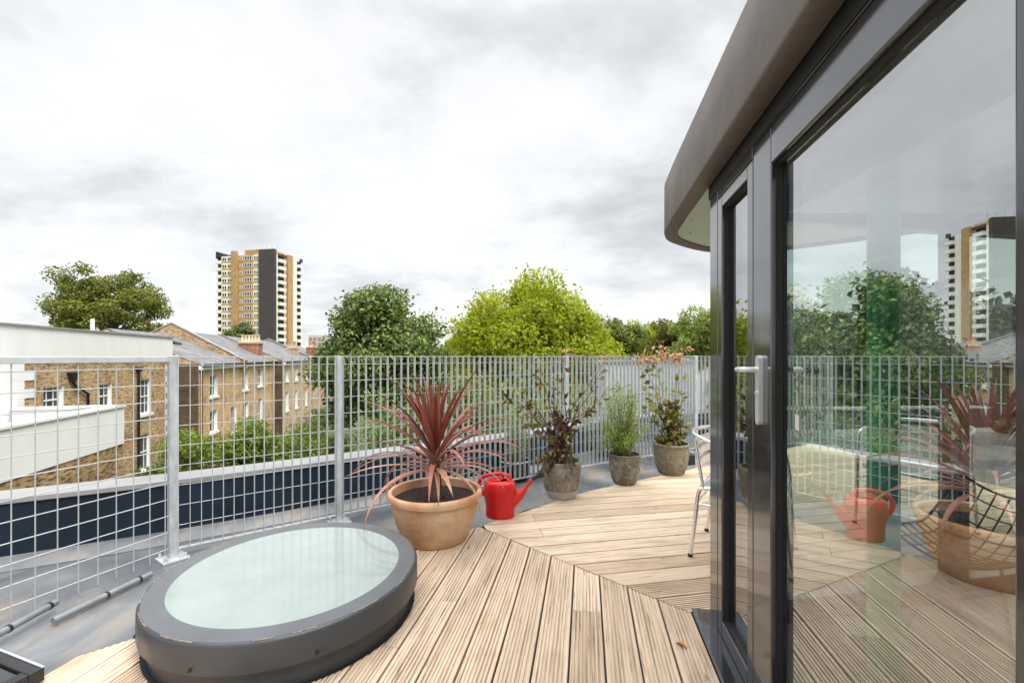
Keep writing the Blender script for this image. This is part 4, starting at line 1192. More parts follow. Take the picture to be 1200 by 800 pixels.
def house(label, t0, t1, D, eave, ridge, rd, wins, brick, depth=9.0, group='brick terraced houses', roof=True, side=None, rev=0.16, wall_h=None):
    base = e_*t0+w_*D
    r = empty('terraced_house', (base.x, base.y, GROUND), ea); tag(r, label, 'house', group)
    L = t1-t0; zz = lambda z: z-GROUND
    holes = []
    for (px, w, zb, zt) in wins:
        c = u_t(px, D)-t0; holes.append((c-w/2, c+w/2, zz(zb), zz(zt)))
    top = zz(wall_h if wall_h is not None else eave)
    mb = MB()
    wall_grid(mb, 0, L, 0, top, holes, rev)
    # side walls and back
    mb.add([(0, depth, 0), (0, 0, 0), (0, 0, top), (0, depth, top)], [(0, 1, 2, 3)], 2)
    mb.add([(L, 0, 0), (L, depth, 0), (L, depth, top), (L, 0, top)], [(0, 1, 2, 3)], 0)
    mb.add([(L, depth, 0), (0, depth, 0), (0, depth, top), (L, depth, top)], [(0, 1, 2, 3)], 0)
    if roof:
        for x in (0.0, L):
            mb.add([(x, 0, top), (x, rd, zz(ridge)-0.05), (x, depth, top)], [(0, 1, 2)] if x else [(2, 1, 0)], 0)
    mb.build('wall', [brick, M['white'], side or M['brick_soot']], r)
    for h in holes: sash(r, *h, rev-0.05)
    if roof:
        o2 = MB(); s = (zz(ridge)-top)/rd
        th = 0.10
        o2.add([(-0.0, -0.28, top-0.28*s+0.03), (L, -0.28, top-0.28*s+0.03), (L, rd, zz(ridge)+0.03), (0, rd, zz(ridge)+0.03), (0, 2*rd+0.3, top-0.3*s), (L, 2*rd+0.3, top-0.3*s)], [(0, 1, 2, 3), (3, 2, 5, 4)])
        ro = o2.build('roof', M['slate'], r)
        sm = ro.modifiers.new('thick', 'SOLIDIFY'); sm.thickness = 0.1; sm.offset = -1
        gt = MB(); gt.tube([(0, -0.33, top-0.06), (L, -0.33, top-0.06)], 0.075, 8); gt.build('gutter', M['black'], r, 60)
        MB().box((0.001, -0.20, top-0.34), (L-0.001, -0.002, top-0.03)).build('eaves_board', M['whitepaint'], r)
    return r
def party_wall(r, x, eave, ridge, rd, zbase, wdt=0.35, mat=None):
    """upstand between two roofs, following the slope"""
    mb = MB(); z0, z1 = eave-GROUND, ridge-GROUND
    pts = [(-0.35, z0-0.45), (-0.35, z0+0.12), (0.05, z0+0.30), (rd, z1+0.28), (2*rd, z0+0.28), (2*rd, z0-0.3)]
    n = len(pts)
    vs = [(x-wdt/2, a, b) for a, b in pts]+[(x+wdt/2, a, b) for a, b in pts]
    mb.add(vs, [tuple(reversed(range(n))), tuple(range(n, 2*n))]+[(i, (i+1) % n, n+(i+1) % n, n+i) for i in range(n)])
    pwl = mb.build('party_wall', mat or M['brick'], r)
    c = MB()
    for (a, b) in zip(pts[1:4], pts[2:5]):
        c.bar((x, a[0], a[1]+0.04), (x, b[0], b[1]+0.04), wdt+0.12, 0.07, up=(0, 0, 1))
    c.build('coping', M['lead'] if mat is None else M['coping'], pwl)
def chimney(r, x0, x1, y0, y1, z0, z1, npots, mat, potmat, poth=0.62):
    z0 -= GROUND; z1 -= GROUND
    mb = MB(); mb.box((x0, y0, z0), (x1, y1, z1-0.24), 0); mb.box((x0-0.06, y0-0.06, z1-0.239), (x1+0.06, y1+0.06, z1-0.12), 0); mb.box((x0-0.02, y0-0.02, z1-0.119), (x1+0.02, y1+0.02, z1), 1)
    c = mb.build('chimney', [mat, M['concrete']], r)
    pr = [(0.14, 0.0), (0.145, 0.04), (0.115, 0.10), (0.105, poth-0.08), (0.125, poth-0.06), (0.125, poth), (0.09, poth), (0.085, poth-0.3)]
    along_y = (y1-y0) > (x1-x0)
    for i in range(npots):
        f = (i+0.5)/npots
        cx = (x0+x1)/2 if along_y else x0+(x1-x0)*f
        cy = y0+(y1-y0)*f if along_y else (y0+y1)/2
        MB().lathe([(a, b*random.uniform(0.99, 1.01)) for a, b in pr], (cx, cy, z1+0.001), 14).build('chimney_pot', potmat, c, 50)

# first house: brick with white rendered parapet
D1 = 12.0
W1 = []
for px, yt, yb, w in ((65, 452.5, 484, 1.0), (125, 449.5, 478, 0.95), (172.5, 444, 484, 1.05), (171.5, 508, 549, 1.05)):
    W1.append((px-2, w, z_at(px, yb, D1), z_at(px, yt, D1)))
h1 = house('nearest brick house under a tall white rendered parapet, left end of terrace', 14.0, 29.0, D1, 1.07, 3.0, 4.0, W1, M['brick'], roof=False, wall_h=1.06, depth=9)
L1 = 15.0; zz = lambda z: z-GROUND
mb = MB(); mb.box((-0.1, -0.06, zz(1.062)), (L1+0.05, 0.30, zz(2.24))); mb.box((L1-0.25, 0.301, zz(1.062)), (L1+0.05, 9, zz(2.24))); pp = mb.build('parapet', M['white'], h1)
mb = MB(); mb.box((-0.15, -0.12, zz(2.242)), (L1+0.10, 0.36, zz(2.31))); mb.box((L1-0.30, 0.361, zz(2.242)), (L1+0.10, 9, zz(2.31))); mb.build('coping', M['coping'], pp)
MB().box((0, 0.32, zz(1.2)), (L1-0.26, 9, zz(1.6))).build('roof', M['slate'], h1)
# quoins
qm = MB(); qn = MB()
for i in range(26):
    z = 0.02+i*0.30
    wdt = 0.62 if i % 2 else 0.38
    if z+0.29 > zz(1.05): break
    qm.box((L1-wdt, -0.035, z), (L1+0.03, 0.0-0.002, z+0.285))
    x1q = u_t(14, D1)-14.0 + (0.45 if i % 2 else 0.0)
    qn.box((-0.1, -0.04, z), (x1q+0.45, -0.002, z+0.297))
qm.build('quoins', M['white'], h1); qn.build('quoins', M['white'], h1)
# rainwater goods
xd = u_t(160, D1)-14.0
mb = MB(); mb.tube([(xd, -0.09, 0), (xd, -0.09, zz(0.45))], 0.055, 10); mb.add([(xd-0.16, -0.2, zz(0.72)), (xd+0.16, -0.2, zz(0.72)), (xd+0.16, -0.003, zz(0.72)), (xd-0.16, -0.003, zz(0.72)), (xd-0.06, -0.15, zz(0.45)), (xd+0.06, -0.15, zz(0.45)), (xd+0.06, -0.03, zz(0.45)), (xd-0.06, -0.03, zz(0.45))], [(0,1,2,3),(0,4,5,1),(1,5,6,2),(3,7,4,0),(4,7,6,5)])
mb.build('downpipe', M['black'], h1, 40)
xd = u_t(82, D1)-14.0; xe = u_t(100, D1)-14.0
mb = MB(); mb.tube([(xd, -0.09, zz(0.25)), (xd+0.15, -0.09, zz(0.10)), (xe, -0.09, zz(-0.28)), (xe, -0.09, zz(-1.2))], 0.05, 10); mb.add([(xd-0.2, -0.22, zz(0.62)), (xd+0.2, -0.22, zz(0.62)), (xd+0.2, -0.003, zz(0.62)), (xd-0.2, -0.003, zz(0.62)), (xd-0.07, -0.15, zz(0.25)), (xd+0.07, -0.15, zz(0.25)), (xd+0.07, -0.03, zz(0.25)), (xd-0.07, -0.03, zz(0.25))], [(0,1,2,3),(0,4,5,1),(1,5,6,2),(3,7,4,0),(4,7,6,5)])
mb.build('downpipe', M['black'], h1, 40)
chimney(h1, 9.5, 12.3, 6.0, 7.0, 1.6, 3.55, 8, M['brick_red'], M['pot_clay'], 0.28)
chimney(h1, 1.0, 4.2, 6.5, 7.4, 1.6, 3.0, 6, M['brick_red'], M['pot_clay'], 0.28)
MB().tube([(14.2, 3.2, zz(1.6)), (14.2, 3.2, zz(3.2))], 0.09, 10).build('vent_pipe', M['whitepaint'], h1, 60)

# white rendered extension in front
D2 = 9.0; t1x = u_t(144, D2)
bx = e_*6.0+w_*D2
ex = empty('rear_extension', (bx.x, bx.y, GROUND), ea); tag(ex, 'low rear extension with white rendered parapet over rough brick in front of first house', 'extension')
Lx = t1x-6.0
MB().box((0, 0, 0), (Lx, 2.94, zz(-1.765))).build('wall', brick_mat('rough_rubble_brick', (0.44, 0.28, 0.13), (0.27, 0.17, 0.09), (0.36, 0.30, 0.2), 0.8, 1.0), ex)
mb = MB(); mb.box((-0.02, -0.03, zz(-1.763)), (Lx+0.02, 0.25, zz(-0.50))); mb.box((Lx-0.25, 0.251, zz(-1.763)), (Lx+0.02, 2.9, zz(-0.50))); p_ = mb.build('parapet', M['white'], ex)
mb = MB(); mb.box((-0.05, -0.08, zz(-0.498)), (Lx+0.05, 0.32, zz(-0.43))); mb.box((Lx-0.32, 0.321, zz(-0.498)), (Lx+0.05, 2.9, zz(-0.43))); mb.build('coping', M['white'], p_)
MB().box((0.1, 0.26, zz(-1.76)), (Lx-0.26, 2.9, zz(-0.95))).build('roof', M['lead'], ex)

# second pair
D3 = 10.8
W2_ = []
for px, yt, yb, w in ((250.5, 440, 464, 1.2), (287.5, 432.5, 456.5, 1.3), (305, 432, 452, 1.3), (250.5, 481, 506, 1.2), (274, 476, 505, 1.15), (288, 472, 505, 1.3), (305, 467, 503, 1.3)):
    W2_.append((px, w, z_at(px, yb, D3), z_at(px, yt, D3)))
tm = 37.2
h2 = house('warm brick house with slate roof and rooflight, beside the white parapet', 29.4, tm-0.01, D3, 0.78, 2.75, 4.4, [w for w in W2_ if u_t(w[0], D3) < tm], M['brick2'], rev=0.2)
party_wall(h2, tm-29.4-0.2, 0.78, 3.3, 4.4, 0)
mb = MB(); sl = (2.75-0.78)/4.4
def rl(xa, xb, ya, yb):
    m_ = MB(); za, zb_ = zz(0.78)+ya*sl+0.04, zz(0.78)+yb*sl+0.04
    m_.obox((xa, ya, za), (xb-xa, 0, 0), (0, yb-ya, zb_-za), (0, 0, 0.09), 0)
    o = m_.build('rooflight', M['black'], h2)
    MB().add([(xa+0.07, ya+0.06, za+0.06*sl+0.095), (xb-0.07, ya+0.06, za+0.06*sl+0.095), (xb-0.07, yb-0.06, zb_-0.06*sl+0.095), (xa+0.07, yb-0.06, zb_-0.06*sl+0.095)], [(0, 1, 2, 3)]).build('pane', M['dkglass'], o)
rl(1.0, 2.0, 2.4, 3.6); rl(3.6, 4.5, 2.6, 3.7)
h3 = house('warm brick house with orange red chimney, middle of the terrace', tm, 46.0, D3, 0.78, 3.1, 4.4, [w for w in W2_ if u_t(w[0], D3) >= tm], M['brick2'], rev=0.2)
chimney(h3, 7.4, 8.8, 0.9, 2.5, 0.9, 2.55, 6, M['brick_red'], M['pot_cream'])
xdp = 29.5-29.4
mb = MB(); mb.tube([(0.25, -0.08, 0), (0.25, -0.08, zz(0.7))], 0.05, 8); mb.build('downpipe', M['black'], h2, 60)
D4 = 9.95
W3_ = []
for px in (336.5, 347.5, 359):
    W3_.append((px, 1.15, z_at(px, 446 - (px-336)*0.1, D4), z_at(px, 427 - (px-336)*0.05, D4)))
    W3_.append((px, 1.15, z_at(px, 481 - (px-336)*0.3, D4), z_at(px, 459 - (px-336)*0.15, D4)))
tq = 62.0
h4 = house('pinkish brick house with white window reveals, just left of the dark green tree', 46.05, tq, D4, 0.75, 3.1, 5.1, W3_, M['brick3'], rev=0.28)
party_wall(h4, tq-46.05-0.2, 0.75, 3.1, 5.1, 0, 0.3, M['coping'])
chimney(h4, 13.0, 15.4, 1.5, 2.4, 0.9, 2.35, 8, M['brick3'], M['pot_clay'], 0.7)
h5 = house('far brick house at right end of terrace, mostly behind the tree', tq+0.05, tq+18, D4, 0.75, 2.9, 5.0, [(366, 1.1, -1.2, 0.1)], M['brick3'], rev=0.2)
chimney(h5, 7.0, 9.0, 1.0, 2.0, 0.9, 2.6, 6, M['brick_red'], M['pot_clay'], 0.7)

# ================================================================ TOWER BLOCK
tw = empty('tower_block', (-85.5, 160, GROUND), R(-11.4)); tag(tw, 'tall brown and cream tower block with dark brick slab on the skyline', 'tower')
FH = 2.62; NF = 17; TB = 0.0
def zf(i): return i*FH
top = NF*FH
mb = MB(); mb.box((-22.7, 0.0, 0), (-9.1, 14, top)); mb.build('brick_body', M['tbrick'], tw)
mb = MB(); mb.box((-6.2, -0.7, 0), (0.25, 0.5, top+1.7)); mb.build('dark_slab', M['tdark'], tw)
mb = MB(); mb.box((-17.6, -1.0, 0), (-15.4, 0.0-0.01, top+1.6)); mb.box((0.01, 5.8, 0), (0.8, 8.6, top+1.0)); mb.build('brick_pier', M['tbrick'], tw)
mb = MB(); mb.box((-25.2, 1.0, 0), (-22.71, 14, top)); mb.box((-9.09, 0.0, 0), (-0.2, 14, top)); mb.build('cream_body', M['cream'], tw)
mb = MB(); mb.box((-13.5, 1.0, top+0.01), (-3.0, 9, top+2.2)); mb.build('plant_room', M['tbrick'], tw)
mb = MB()
for x in (-25.2, -24.4):
    mb.add([(x, 0.2, top-0.5), (x, 6, top-0.5), (x, 0.2, top+2.0)], [(0, 1, 2), (2, 1, 0)])
mb.obox((-25.2, 0.2, top+0.02), (7.6, 0, 0), (0, 6, 0), (0, 0, 0.5)); mb.obox((-25.25, 0.1, top-0.6), (0.3, 0, 0), (0, 7, 0), (0, 0, 2.6)); mb.box((0.02, 1.6, top-0.4), (0.5, 5.5, top+0.5)); mb.box((0.02, 13.2, top-0.4), (0.9, 14, top+0.9)); mb.build('roof_fin', M['tdark'], tw)
mb = MB()
for k in range(5): mb.tube([(-12+k*2.2, 5, top+2.2), (-12+k*2.2, 5, top+random.uniform(3.5, 6))], 0.06, 5)
mb.build('aerial', M['lead'], tw)
def win_proto(name, w, h, nl, depth=0.10, glass='dkglass'):
    m_ = MB(); fr = 0.12
    m_.box((0, -depth, 0), (fr, 0, h)); m_.box((w-fr, -depth, 0), (w, 0, h)); m_.box((fr, -depth, 0), (w-fr, 0, fr)); m_.box((fr, -depth, h-fr), (w-fr, 0, h))
    for i in range(1, nl): m_.box((w*i/nl-0.09, -depth, fr), (w*i/nl+0.09, 0, h-fr))
    m_.add([(fr, -depth*0.4, fr), (w-fr, -depth*0.4, fr), (w-fr, -depth*0.4, h-fr), (fr, -depth*0.4, h-fr)], [(0, 1, 2, 3)], 1)
    return m_.build(name, [M['whitepaint'], M['dkglass']], tw)
def bal_proto(w):
    m_ = MB(); m_.box((0, -1.1, 0), (w, 0, 0.18), 0); m_.box((0, -1.1, 0.18), (w, -1.0, 1.15), 0); m_.box((0.0, -0.999, 0.18), (0.1, 0, 1.15), 0)
    m_.add([(0.1, -0.02, 0.2), (w, -0.02, 0.2), (w, -0.02, 2.5), (0.1, -0.02, 2.5)], [(0, 1, 2, 3)], 1)
    return m_.build('balcony', [M['cream'], M['tdark']], tw)
protos = [(win_proto('window', 2.0, 1.35, 2), (-22.3, -0.02)), (win_proto('window', 2.0, 1.35, 2), (-19.9, -0.02)), (win_proto('window', 1.2, 1.2, 2), (-14.8, -0.01)), (win_proto('window', 3.0, 1.5, 3), (-12.6, -0.01)), (win_proto('window', 2.0, 1.35, 3), (-8.8, -0.02))]
balA = bal_proto(2.5); balB = bal_proto(3.2)
first = 4
for i in range(first, NF):
    z = zf(i)
    for p, (x, y) in protos:
        o = p if i == first else p.copy()
        if i > first: COL.objects.link(o)
        o.location = (x, y, z+0.85)
    o = balA if i == first else balA.copy()
    if i > first: COL.objects.link(o)
    o.location = (-25.2, 1.0, z)
    for (bx_, by_) in ((0, 1.6), (0, 12.0)):
        if i == first and by_ == 1.6: o = balB
        else:
            o = balB.copy(); COL.objects.link(o)
        o.rotation_euler = (0, 0, R(90)); o.location = (-0.18, by_, z); 
        if by_ > 10: o.scale = (0.7, 1, 1)
cl = [MB() for _ in range(3)]
for i in range(NF):
    z = zf(i); mb = cl[0]
    mb.box((-22.65, -0.012, z+0.02), (-17.65, 0.0-0.001, z+0.82)); mb = cl[1]; mb.box((-9.05, -0.015, z+0.02), (-6.55, -0.001, z+0.82))
    mb = cl[2]; mb.box((-17.9, -0.014, z+0.85), (-17.65, -0.002, z+2.2))
for mb in cl: mb.build('yellow_cladding', M['yellow'], tw)
mb = MB(); mb.box((-22.66, -0.006, 0), (-17.62, -0.0005, top)); mb.build('cream_cladding', M['cream'], tw)
# a grey low block further right and hazy roofs
bl = empty('office_block', (-105, 240, GROUND), R(5)); tag(bl, 'small pale grey and pink block on the horizon right of the tower', 'building')
MB().box((-5, 0, 0), (6, 12, 19)).build('wall', M['concrete'], bl)
mb = MB()
for i in range(4):
    for j in range(6): mb.box((-4.6+i*2.3, -0.08, 2.5+j*2.7), (-3.0+i*2.3, -0.01, 4.2+j*2.7))
mb.build('windows', plain('pinkish_panels', (0.30, 0.20, 0.18), 0.7), bl)

# ================================================================ TREES
def tree(name, label, base, crown_c, rad, n_clump, n_leaf, leaf, mat, seed, group=None, clump_r=0.34, trunk_r=0.25, aspect=0.62, lean=0.0, shell=0.55, floor_cut=-0.75, cat='tree', lump=1.0):
    rg = np.random.default_rng(seed)
    r = empty(name, base); tag(r, label, cat, group)
    cc = np.array(crown_c)-np.array(base); rad = np.array(rad)
    u = rg.normal(size=(n_clump*3, 3)); u /= np.linalg.norm(u, axis=1, keepdims=True)
    u = u[u[:, 2] > floor_cut][:n_clump]
    rr = rg.uniform(shell, 1.0, (len(u), 1))**0.8
    bumpy = 1+lump*(0.13*np.sin(u[:, :1]*5+seed)+0.12*np.cos(u[:, 1:2]*6+seed*2)+0.07*rg.normal(size=(len(u), 1)))
    cent = u*rr*rad*bumpy*0.86
    sizes = rg.uniform(0.45, 1.3, len(u))*clump_r*rad.mean()
    idx = rg.choice(len(u), n_leaf, p=sizes**1.6/np.sum(sizes**1.6))
    v = rg.normal(size=(n_leaf, 3)); v /= np.linalg.norm(v, axis=1, keepdims=True)
    q = rg.uniform(0.25, 1.0, (n_leaf, 1))**0.55*np.where(rg.random((n_leaf, 1)) < 0.10, rg.uniform(1.0, 1.55, (n_leaf, 1)), 1.0)
    off = v*q*sizes[idx][:, None]*np.array([1.0, 1.0, 0.72])
    C = cent[idx]+off+cc
    N = v*0.7+u[idx]*0.35+np.array([0, 0, 0.55])+rg.normal(size=(n_leaf, 3))*0.35
    D = rg.normal(size=(n_leaf, 3))+np.array([0, 0, -0.35])+v*0.5
    s = rg.uniform(0.65, 1.3, n_leaf)*leaf
    leaves('crown', mat, C, D, N, s, s*aspect, r)
    mb = MB()
    tip = Vector(cc)+Vector((0, 0, 0.2*rad[2]))
    fork = Vector((cc[0]*0.6, cc[1]*0.6, max(0.25*cc[2], cc[2]-rad[2]*0.85)))
    mb.tube([(0, 0, 0), fork*0.5, fork, fork.lerp(tip, 0.5), tip], [trunk_r*1.25, trunk_r, trunk_r*0.85, trunk_r*0.5, trunk_r*0.15], 9)
    for k in range(min(26, len(u))):
        e = Vector(cent[k]+cc); m_ = fork.lerp(tip, rg.uniform(0, 0.7))
        md = m_.lerp(e, 0.5)+Vector((0, 0, 0.08*rad[2]))
        mb.tube([m_, md, e], [trunk_r*0.42, trunk_r*0.25, trunk_r*0.07], 6)
    mb.build('trunk', M['bark'], r, 60)
    return r

lm_fresh = leaf_mat('fresh_green_leaf', [(0.15, (0.05, 0.09, 0.022)), (0.42, (0.11, 0.17, 0.04)), (0.7, (0.20, 0.27, 0.075)), (0.92, (0.40, 0.40, 0.10))], 0.38, 0.4, 0.6, 0.4)
lm_olive = leaf_mat('olive_autumn_leaf', [(0.2, (0.09, 0.125, 0.022)), (0.5, (0.175, 0.205, 0.032)), (0.8, (0.29, 0.27, 0.042))], 0.4, 0.5, 0.25, 0.5)
lm_yew = leaf_mat('yew_needle', [(0.2, (0.018, 0.032, 0.012)), (0.5, (0.035, 0.058, 0.018)), (0.8, (0.06, 0.085, 0.025))], 0.15, 0.6, 0.6, 0.5)
lm_dark = leaf_mat('deep_green_leaf', [(0.2, (0.045, 0.085, 0.02)), (0.45, (0.095, 0.15, 0.034)), (0.7, (0.165, 0.23, 0.06)), (0.93, (0.33, 0.32, 0.07))], 0.35, 0.45, 0.5, 0.45)
lm_yel = leaf_mat('yellow_green_leaf', [(0.15, (0.17, 0.24, 0.016)), (0.42, (0.31, 0.375, 0.024)), (0.7, (0.44, 0.465, 0.03)), (0.95, (0.56, 0.51, 0.05))], 0.55, 0.5, 0.35, 0.5)
lm_bronze = leaf_mat('bronze_olive_leaf', [(0.2, (0.075, 0.085, 0.018)), (0.5, (0.14, 0.135, 0.026)), (0.8, (0.23, 0.17, 0.035))], 0.35, 0.5, 0.25, 0.55)
lm_mid = leaf_mat('mid_green_leaf', [(0.2, (0.085, 0.125, 0.022)), (0.5, (0.16, 0.21, 0.035)), (0.8, (0.27, 0.30, 0.055))], 0.35, 0.5, 0.4, 0.5)
lm_bright = leaf_mat('bright_shrub_leaf', [(0.2, (0.09, 0.14, 0.018)), (0.5, (0.17, 0.235, 0.03)), (0.8, (0.27, 0.32, 0.05))], 0.4, 0.5, 0.7, 0.5)
lm_willow = leaf_mat('willow_leaf', [(0.2, (0.15, 0.22, 0.045)), (0.5, (0.27, 0.36, 0.08)), (0.8, (0.44, 0.50, 0.17))], 0.35, 0.45, 1.5, 0.4)

def PX(px, py, Y): return Vector(((px-CX)/F*Y, Y, H-(py-HY)/F*Y))
# dark green tree
Y = 20.0; c = PX(449, 425, Y)
tree('broadleaf_tree', 'rounded deep green tree to the right of the terrace of houses', (c.x, c.y, GROUND), (c.x, c.y, c.z-0.2), (3.25, 2.9, 3.75), 150, 46000, 0.19, lm_fresh, 27, clump_r=0.27, trunk_r=0.2, shell=0.35, lump=0.3)
Y = 34.0; c = PX(622, 420, Y)
tree('broadleaf_tree', 'large spreading yellow green tree in the middle of the skyline', (c.x, c.y, GROUND), (c.x, c.y, c.z-0.3), (7.4, 6.4, 7.0), 230, 80000, 0.32, lm_yel, 33, clump_r=0.23, trunk_r=0.4, shell=0.42, lump=0.55)
Y = 48.0; c = PX(130, 357, Y)
tree('broadleaf_tree', 'bronze tinted tree rising behind the white rendered parapet', (c.x, c.y, GROUND), (c.x, c.y, c.z-0.4), (6.2, 5.6, 5.2), 120, 17000, 0.32, lm_olive, 46, lump=0.35, clump_r=0.21, trunk_r=0.35, shell=0.45)
Y = 75.0; c = PX(283, 396, Y)
tree('broadleaf_tree', 'small dark tree in front of the tower block', (c.x, c.y, GROUND), (c.x, c.y, c.z), (2.6, 2.4, 3.0), 40, 6000, 0.3, lm_dark, 52, trunk_r=0.2)
for i, (px, py, Yd, rx, rz, mt, lab) in enumerate((
    (726, 400, 60, 3.4, 4.2, lm_mid, 'olive green far tree just right of the yellow green tree'),
    (752, 402, 70, 3.8, 4.6, lm_yel, 'bright rounded far tree between two duller ones above the fence'),
    (775, 400, 80, 4.0, 4.6, lm_mid, 'far tree partly behind the peach coloured vine tips'),
    (800, 398, 55, 3.6, 3.6, lm_bronze, 'far brownish tree behind the willow leaved tree'),
    (537, 414, 46, 2.4, 2.6, lm_yel, 'mid green tree filling the gap between the deep green and yellow trees'),
    (690, 412, 44, 3.5, 3.0, lm_yel, 'low yellow tree at the right foot of the large yellow green one'))):
    c = PX(px, py, Yd)
    tree('distant_tree', lab, (c.x, c.y, GROUND), (c.x, c.y, c.z-0.8), (rx, rx, rz), 70, 13000, 0.34, mt, 60+i, group='trees beyond the fence', trunk_r=0.22)
# willow leaved tree close by the right end of the fence
Y = 7.1; c = PX(848, 398, Y)
tree('willow_leaved_tree', 'willow leaved tree with slender leaves hanging over the right end of fence', (c.x+0.25, c.y+0.7, GROUND), (c.x+0.12, c.y+0.25, c.z), (0.98, 0.75, 0.72), 60, 8200, 0.135, lm_willow, 71, clump_r=0.26, trunk_r=0.07, aspect=0.19, shell=0.35)
for i, (x, y, zt_, rx, mt, lab) in enumerate((  # the yew like trees are added to darken the view through the glass
    (14.5, 24, 5.0, 3.4, lm_yel, 'yellow green tree seen past the pavilion corner through the narrow pane'),
    (6.6, 10.6, 3.3, 2.1, lm_yew, 'added dark yew like tree beyond the door glass, nearest the corner'),
    (10.2, 11.2, 3.6, 2.3, lm_yew, 'added dark yew like tree in the middle of the row behind the door glass'),
    (13.8, 11.6, 3.2, 2.4, lm_yew, 'added dark yew like tree at the far right behind the pavilion'))):
    rz = (zt_-GROUND)*0.42
    tree('broadleaf_tree', lab, (x, y, GROUND), (x, y, zt_-rz), (rx, rx, rz), 80, 14000, 0.24, mt, 120+i, group='trees beyond the pavilion', trunk_r=0.25, lump=0.6)
nb = empty('pale_wall', (1.9, 9.2, GROUND), R(14)); tag(nb, 'pale rendered garden building wall seen through the right end of the fence', 'wall')
MB().box((0, 0, 0), (3.3, 0.3, 1.12-GROUND)).build('wall', plain('pale_blue_white_render', (0.42, 0.46, 0.46), 0.8, 0, 0.06, 1.2), nb)
MB().box((-0.05, -0.05, 1.121-GROUND), (3.35, 0.35, 1.16-GROUND)).build('coping', M['coping'], nb)
# garden shrubs below the parapet
for i, (px, Yd, top_py, rx, mt, lab) in enumerate((
    (225, 15.5, 502, 1.35, lm_bright, 'bright green shrub directly right of the first fence post'),
    (268, 16.5, 497, 1.5, lm_bright, 'bright green shrub under the warm brick house windows'),
    (312, 17.5, 499, 1.5, lm_bright, 'light green shrub under the terrace, between two fence posts'),
    (352, 18.0, 492, 1.6, lm_bright, 'yellowish green shrub at the foot of pinkish brick house'),
    (384, 22.0, 474, 1.7, lm_mid, 'mid green shrub just left of the second fence post'),
    (182, 15.2, 545, 0.9, lm_bright, 'low shrub at the foot of the first house by its downpipe'))):
    t_ = PX(px, top_py, Yd); h_ = (t_.z-GROUND)
    tree('garden_shrub', lab, (t_.x, t_.y, GROUND), (t_.x, t_.y, t_.z-h_*0.42), (rx, rx*0.9, h_*0.5), 45, 7500, 0.17, mt, 80+i, group='garden shrubs below the terrace', trunk_r=0.05, aspect=0.34, cat='shrub', floor_cut=-1.0)
for i, (px, Yd, top_py, rx, mt, lab) in enumerate((
    (548, 13.0, 462, 1.5, lm_mid, 'leafy shrub behind the spiky cordyline, beyond the fence'),
    (610, 12.0, 455, 1.5, lm_bright, 'light green shrub behind the fence above the watering can'),
    (466, 14.5, 470, 1.5, lm_fresh, 'green shrub behind the left leaves of the cordyline, beyond the parapet'),
    (672, 13.0, 446, 1.7, lm_bright, 'light green shrub seen through fence beside the third post'),
    (745, 14.0, 450, 2.0, lm_mid, 'mid green shrub behind the feathery potted plant'),
    (500, 17.0, 452, 1.8, lm_dark, 'dark shrub under the deep green tree, beyond the fence'))):
    t_ = PX(px, top_py, Yd); h_ = (t_.z-GROUND)
    tree('garden_shrub', lab, (t_.x, t_.y, GROUND), (t_.x, t_.y, t_.z-h_*0.42), (rx, rx*0.9, h_*0.5), 45, 8000, 0.16, mt, 95+i, group='garden shrubs below the terrace', trunk_r=0.05, aspect=0.4, cat='shrub', floor_cut=-1.0)
# far off wood on the horizon
rg = np.random.default_rng(5)
nc = 700
ang = rg.uniform(-1.05, 1.0, nc); dist = rg.uniform(210, 330, nc)
cen = np.stack([np.sin(ang)*dist, np.cos(ang)*dist, GROUND+rg.uniform(2, 7.5, nc)], 1)
n = 42000; idx = rg.integers(0, nc, n)
v = rand_unit(n)
C = cen[idx]+v*rg.uniform(0.3, 1, (n, 1))*np.array([6, 6, 4.2])
s = rg.uniform(0.8, 1.6, n)
o = leaves('treeline', lm_mid, C, rng.normal(size=(n, 3)), v+np.array([0, 0, 0.5]), s, s*0.8)
tag(o, kind='stuff')

# ================================================================ LIGHT, SKY, CAMERA
w = bpy.data.worlds.new('World'); S.world = w; w.use_nodes = True
nt = w.node_tree; nt.nodes.clear()
out = nt.nodes.new('ShaderNodeOutputWorld')
SUN_EL, SUN_AZ = R(50), R(132)        # azimuth clockwise from +Y
skyn = nd(nt, 'ShaderNodeTexSky', sky_type='NISHITA'); skyn.sun_disc = False
skyn.sun_elevation = SUN_EL; skyn.sun_rotation = SUN_AZ
b1 = nt.nodes.new('ShaderNodeBackground'); b1.inputs[1].default_value = 0.1
nt.links.new(skyn.outputs[0], b1.inputs[0])
tc = nt.nodes.new('ShaderNodeTexCoord'); sp = nt.nodes.new('ShaderNodeSeparateXYZ'); nt.links.new(tc.outputs['Generated'], sp.inputs[0])
def M_(op, a, b=None, c=None):
    n = nd(nt, 'ShaderNodeMath', operation=op)
    for i, v in enumerate((a, b, c)):
        if v is None: continue
        if hasattr(v, 'is_output'): nt.links.new(v, n.inputs[i])
        else: n.inputs[i].default_value = v
    return n.outputs[0]
zc = M_('ADD', M_('MAXIMUM', sp.outputs[2], 0.0), 0.27)
cb = nt.nodes.new('ShaderNodeCombineXYZ')
nt.links.new(M_('DIVIDE', sp.outputs[0], zc), cb.inputs[0]); nt.links.new(M_('DIVIDE', sp.outputs[1], zc), cb.inputs[1])
mp = nt.nodes.new('ShaderNodeMapping'); mp.inputs['Location'].default_value = (3.1, 1.7, 0); mp.inputs['Rotation'].default_value = (0, 0, 0.35); mp.inputs['Scale'].default_value = (1.25, 1.55, 1)
nt.links.new(cb.outputs[0], mp.inputs[0])
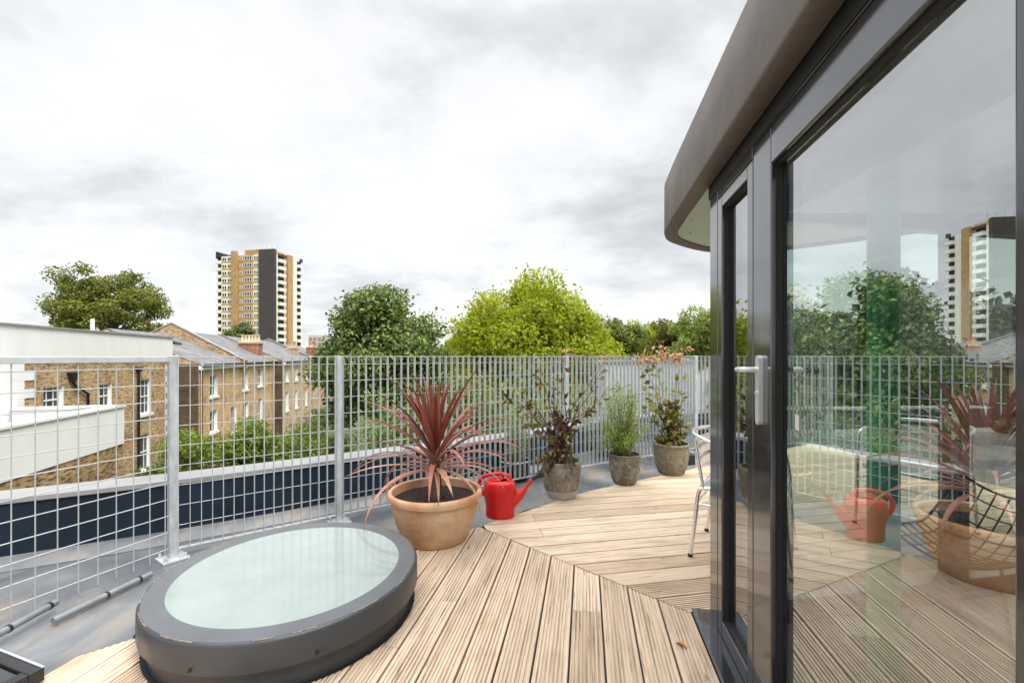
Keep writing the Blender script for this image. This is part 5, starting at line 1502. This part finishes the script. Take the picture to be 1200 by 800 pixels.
c1 = noise(nt, mp.outputs[0], 0.8, 8, 0.58, 0.15)
c2n = noise(nt, mp.outputs[0], 2.8, 6, 0.6, 0.2)
cs = M_('ADD', M_('MULTIPLY', c1, 0.8), M_('MULTIPLY', c2n, 0.2))
cloud = ramp(nt, cs, [(0.34, (0.34, 0.35, 0.36)), (0.425, (0.43, 0.437, 0.446)), (0.495, (0.525, 0.53, 0.534)), (0.585, (0.575, 0.576, 0.578))])
# brighter towards the zenith, as an overcast sky is
zen = nt.nodes.new('ShaderNodeMapRange'); zen.interpolation_type = 'SMOOTHSTEP'
zen.inputs['From Min'].default_value = 0.58; zen.inputs['From Max'].default_value = 0.95; zen.inputs['To Min'].default_value = 1.0; zen.inputs['To Max'].default_value = 4.2
nt.links.new(sp.outputs[2], zen.inputs['Value'])
b2 = nt.nodes.new('ShaderNodeBackground'); nt.links.new(cloud, b2.inputs[0]); nt.links.new(zen.outputs[0], b2.inputs[1])
ms = nt.nodes.new('ShaderNodeMixShader'); ms.inputs[0].default_value = 0.93
nt.links.new(b1.outputs[0], ms.inputs[1]); nt.links.new(b2.outputs[0], ms.inputs[2]); nt.links.new(ms.outputs[0], out.inputs[0])

sd = bpy.data.lights.new('sun', 'SUN'); sd.energy = 1.8; sd.angle = R(20); sd.color = (1.0, 0.96, 0.9)
so = bpy.data.objects.new('sun', sd); COL.objects.link(so)
dirv = Vector((math.sin(SUN_AZ)*math.cos(SUN_EL), math.cos(SUN_AZ)*math.cos(SUN_EL), math.sin(SUN_EL)))
so.rotation_euler = dirv.to_track_quat('Z', 'Y').to_euler()
so.location = dirv*30

cam = bpy.data.cameras.new('camera'); co = bpy.data.objects.new('camera', cam); COL.objects.link(co)
co.location = (0, 0, H); co.rotation_euler = (R(90), 0, 0)
cam.sensor_width = 36; cam.lens = 36*F/1200
cam.shift_x = 0.0; cam.shift_y = (HY-400)/1200
cam.clip_start = 0.02; cam.clip_end = 3000
S.camera = co
S.view_settings.view_transform = 'Standard'; S.view_settings.look = 'None'
S.view_settings.gamma = 1; S.view_settings.exposure = 0.92; S.view_settings.use_curve_mapping = False
S.render.engine = 'CYCLES'
S.cycles.use_denoising = True
try: S.cycles.denoiser = 'OPENIMAGEDENOISE'
except Exception: pass
S.cycles.max_bounces = 10; S.cycles.transparent_max_bounces = 24; S.cycles.glossy_bounces = 5
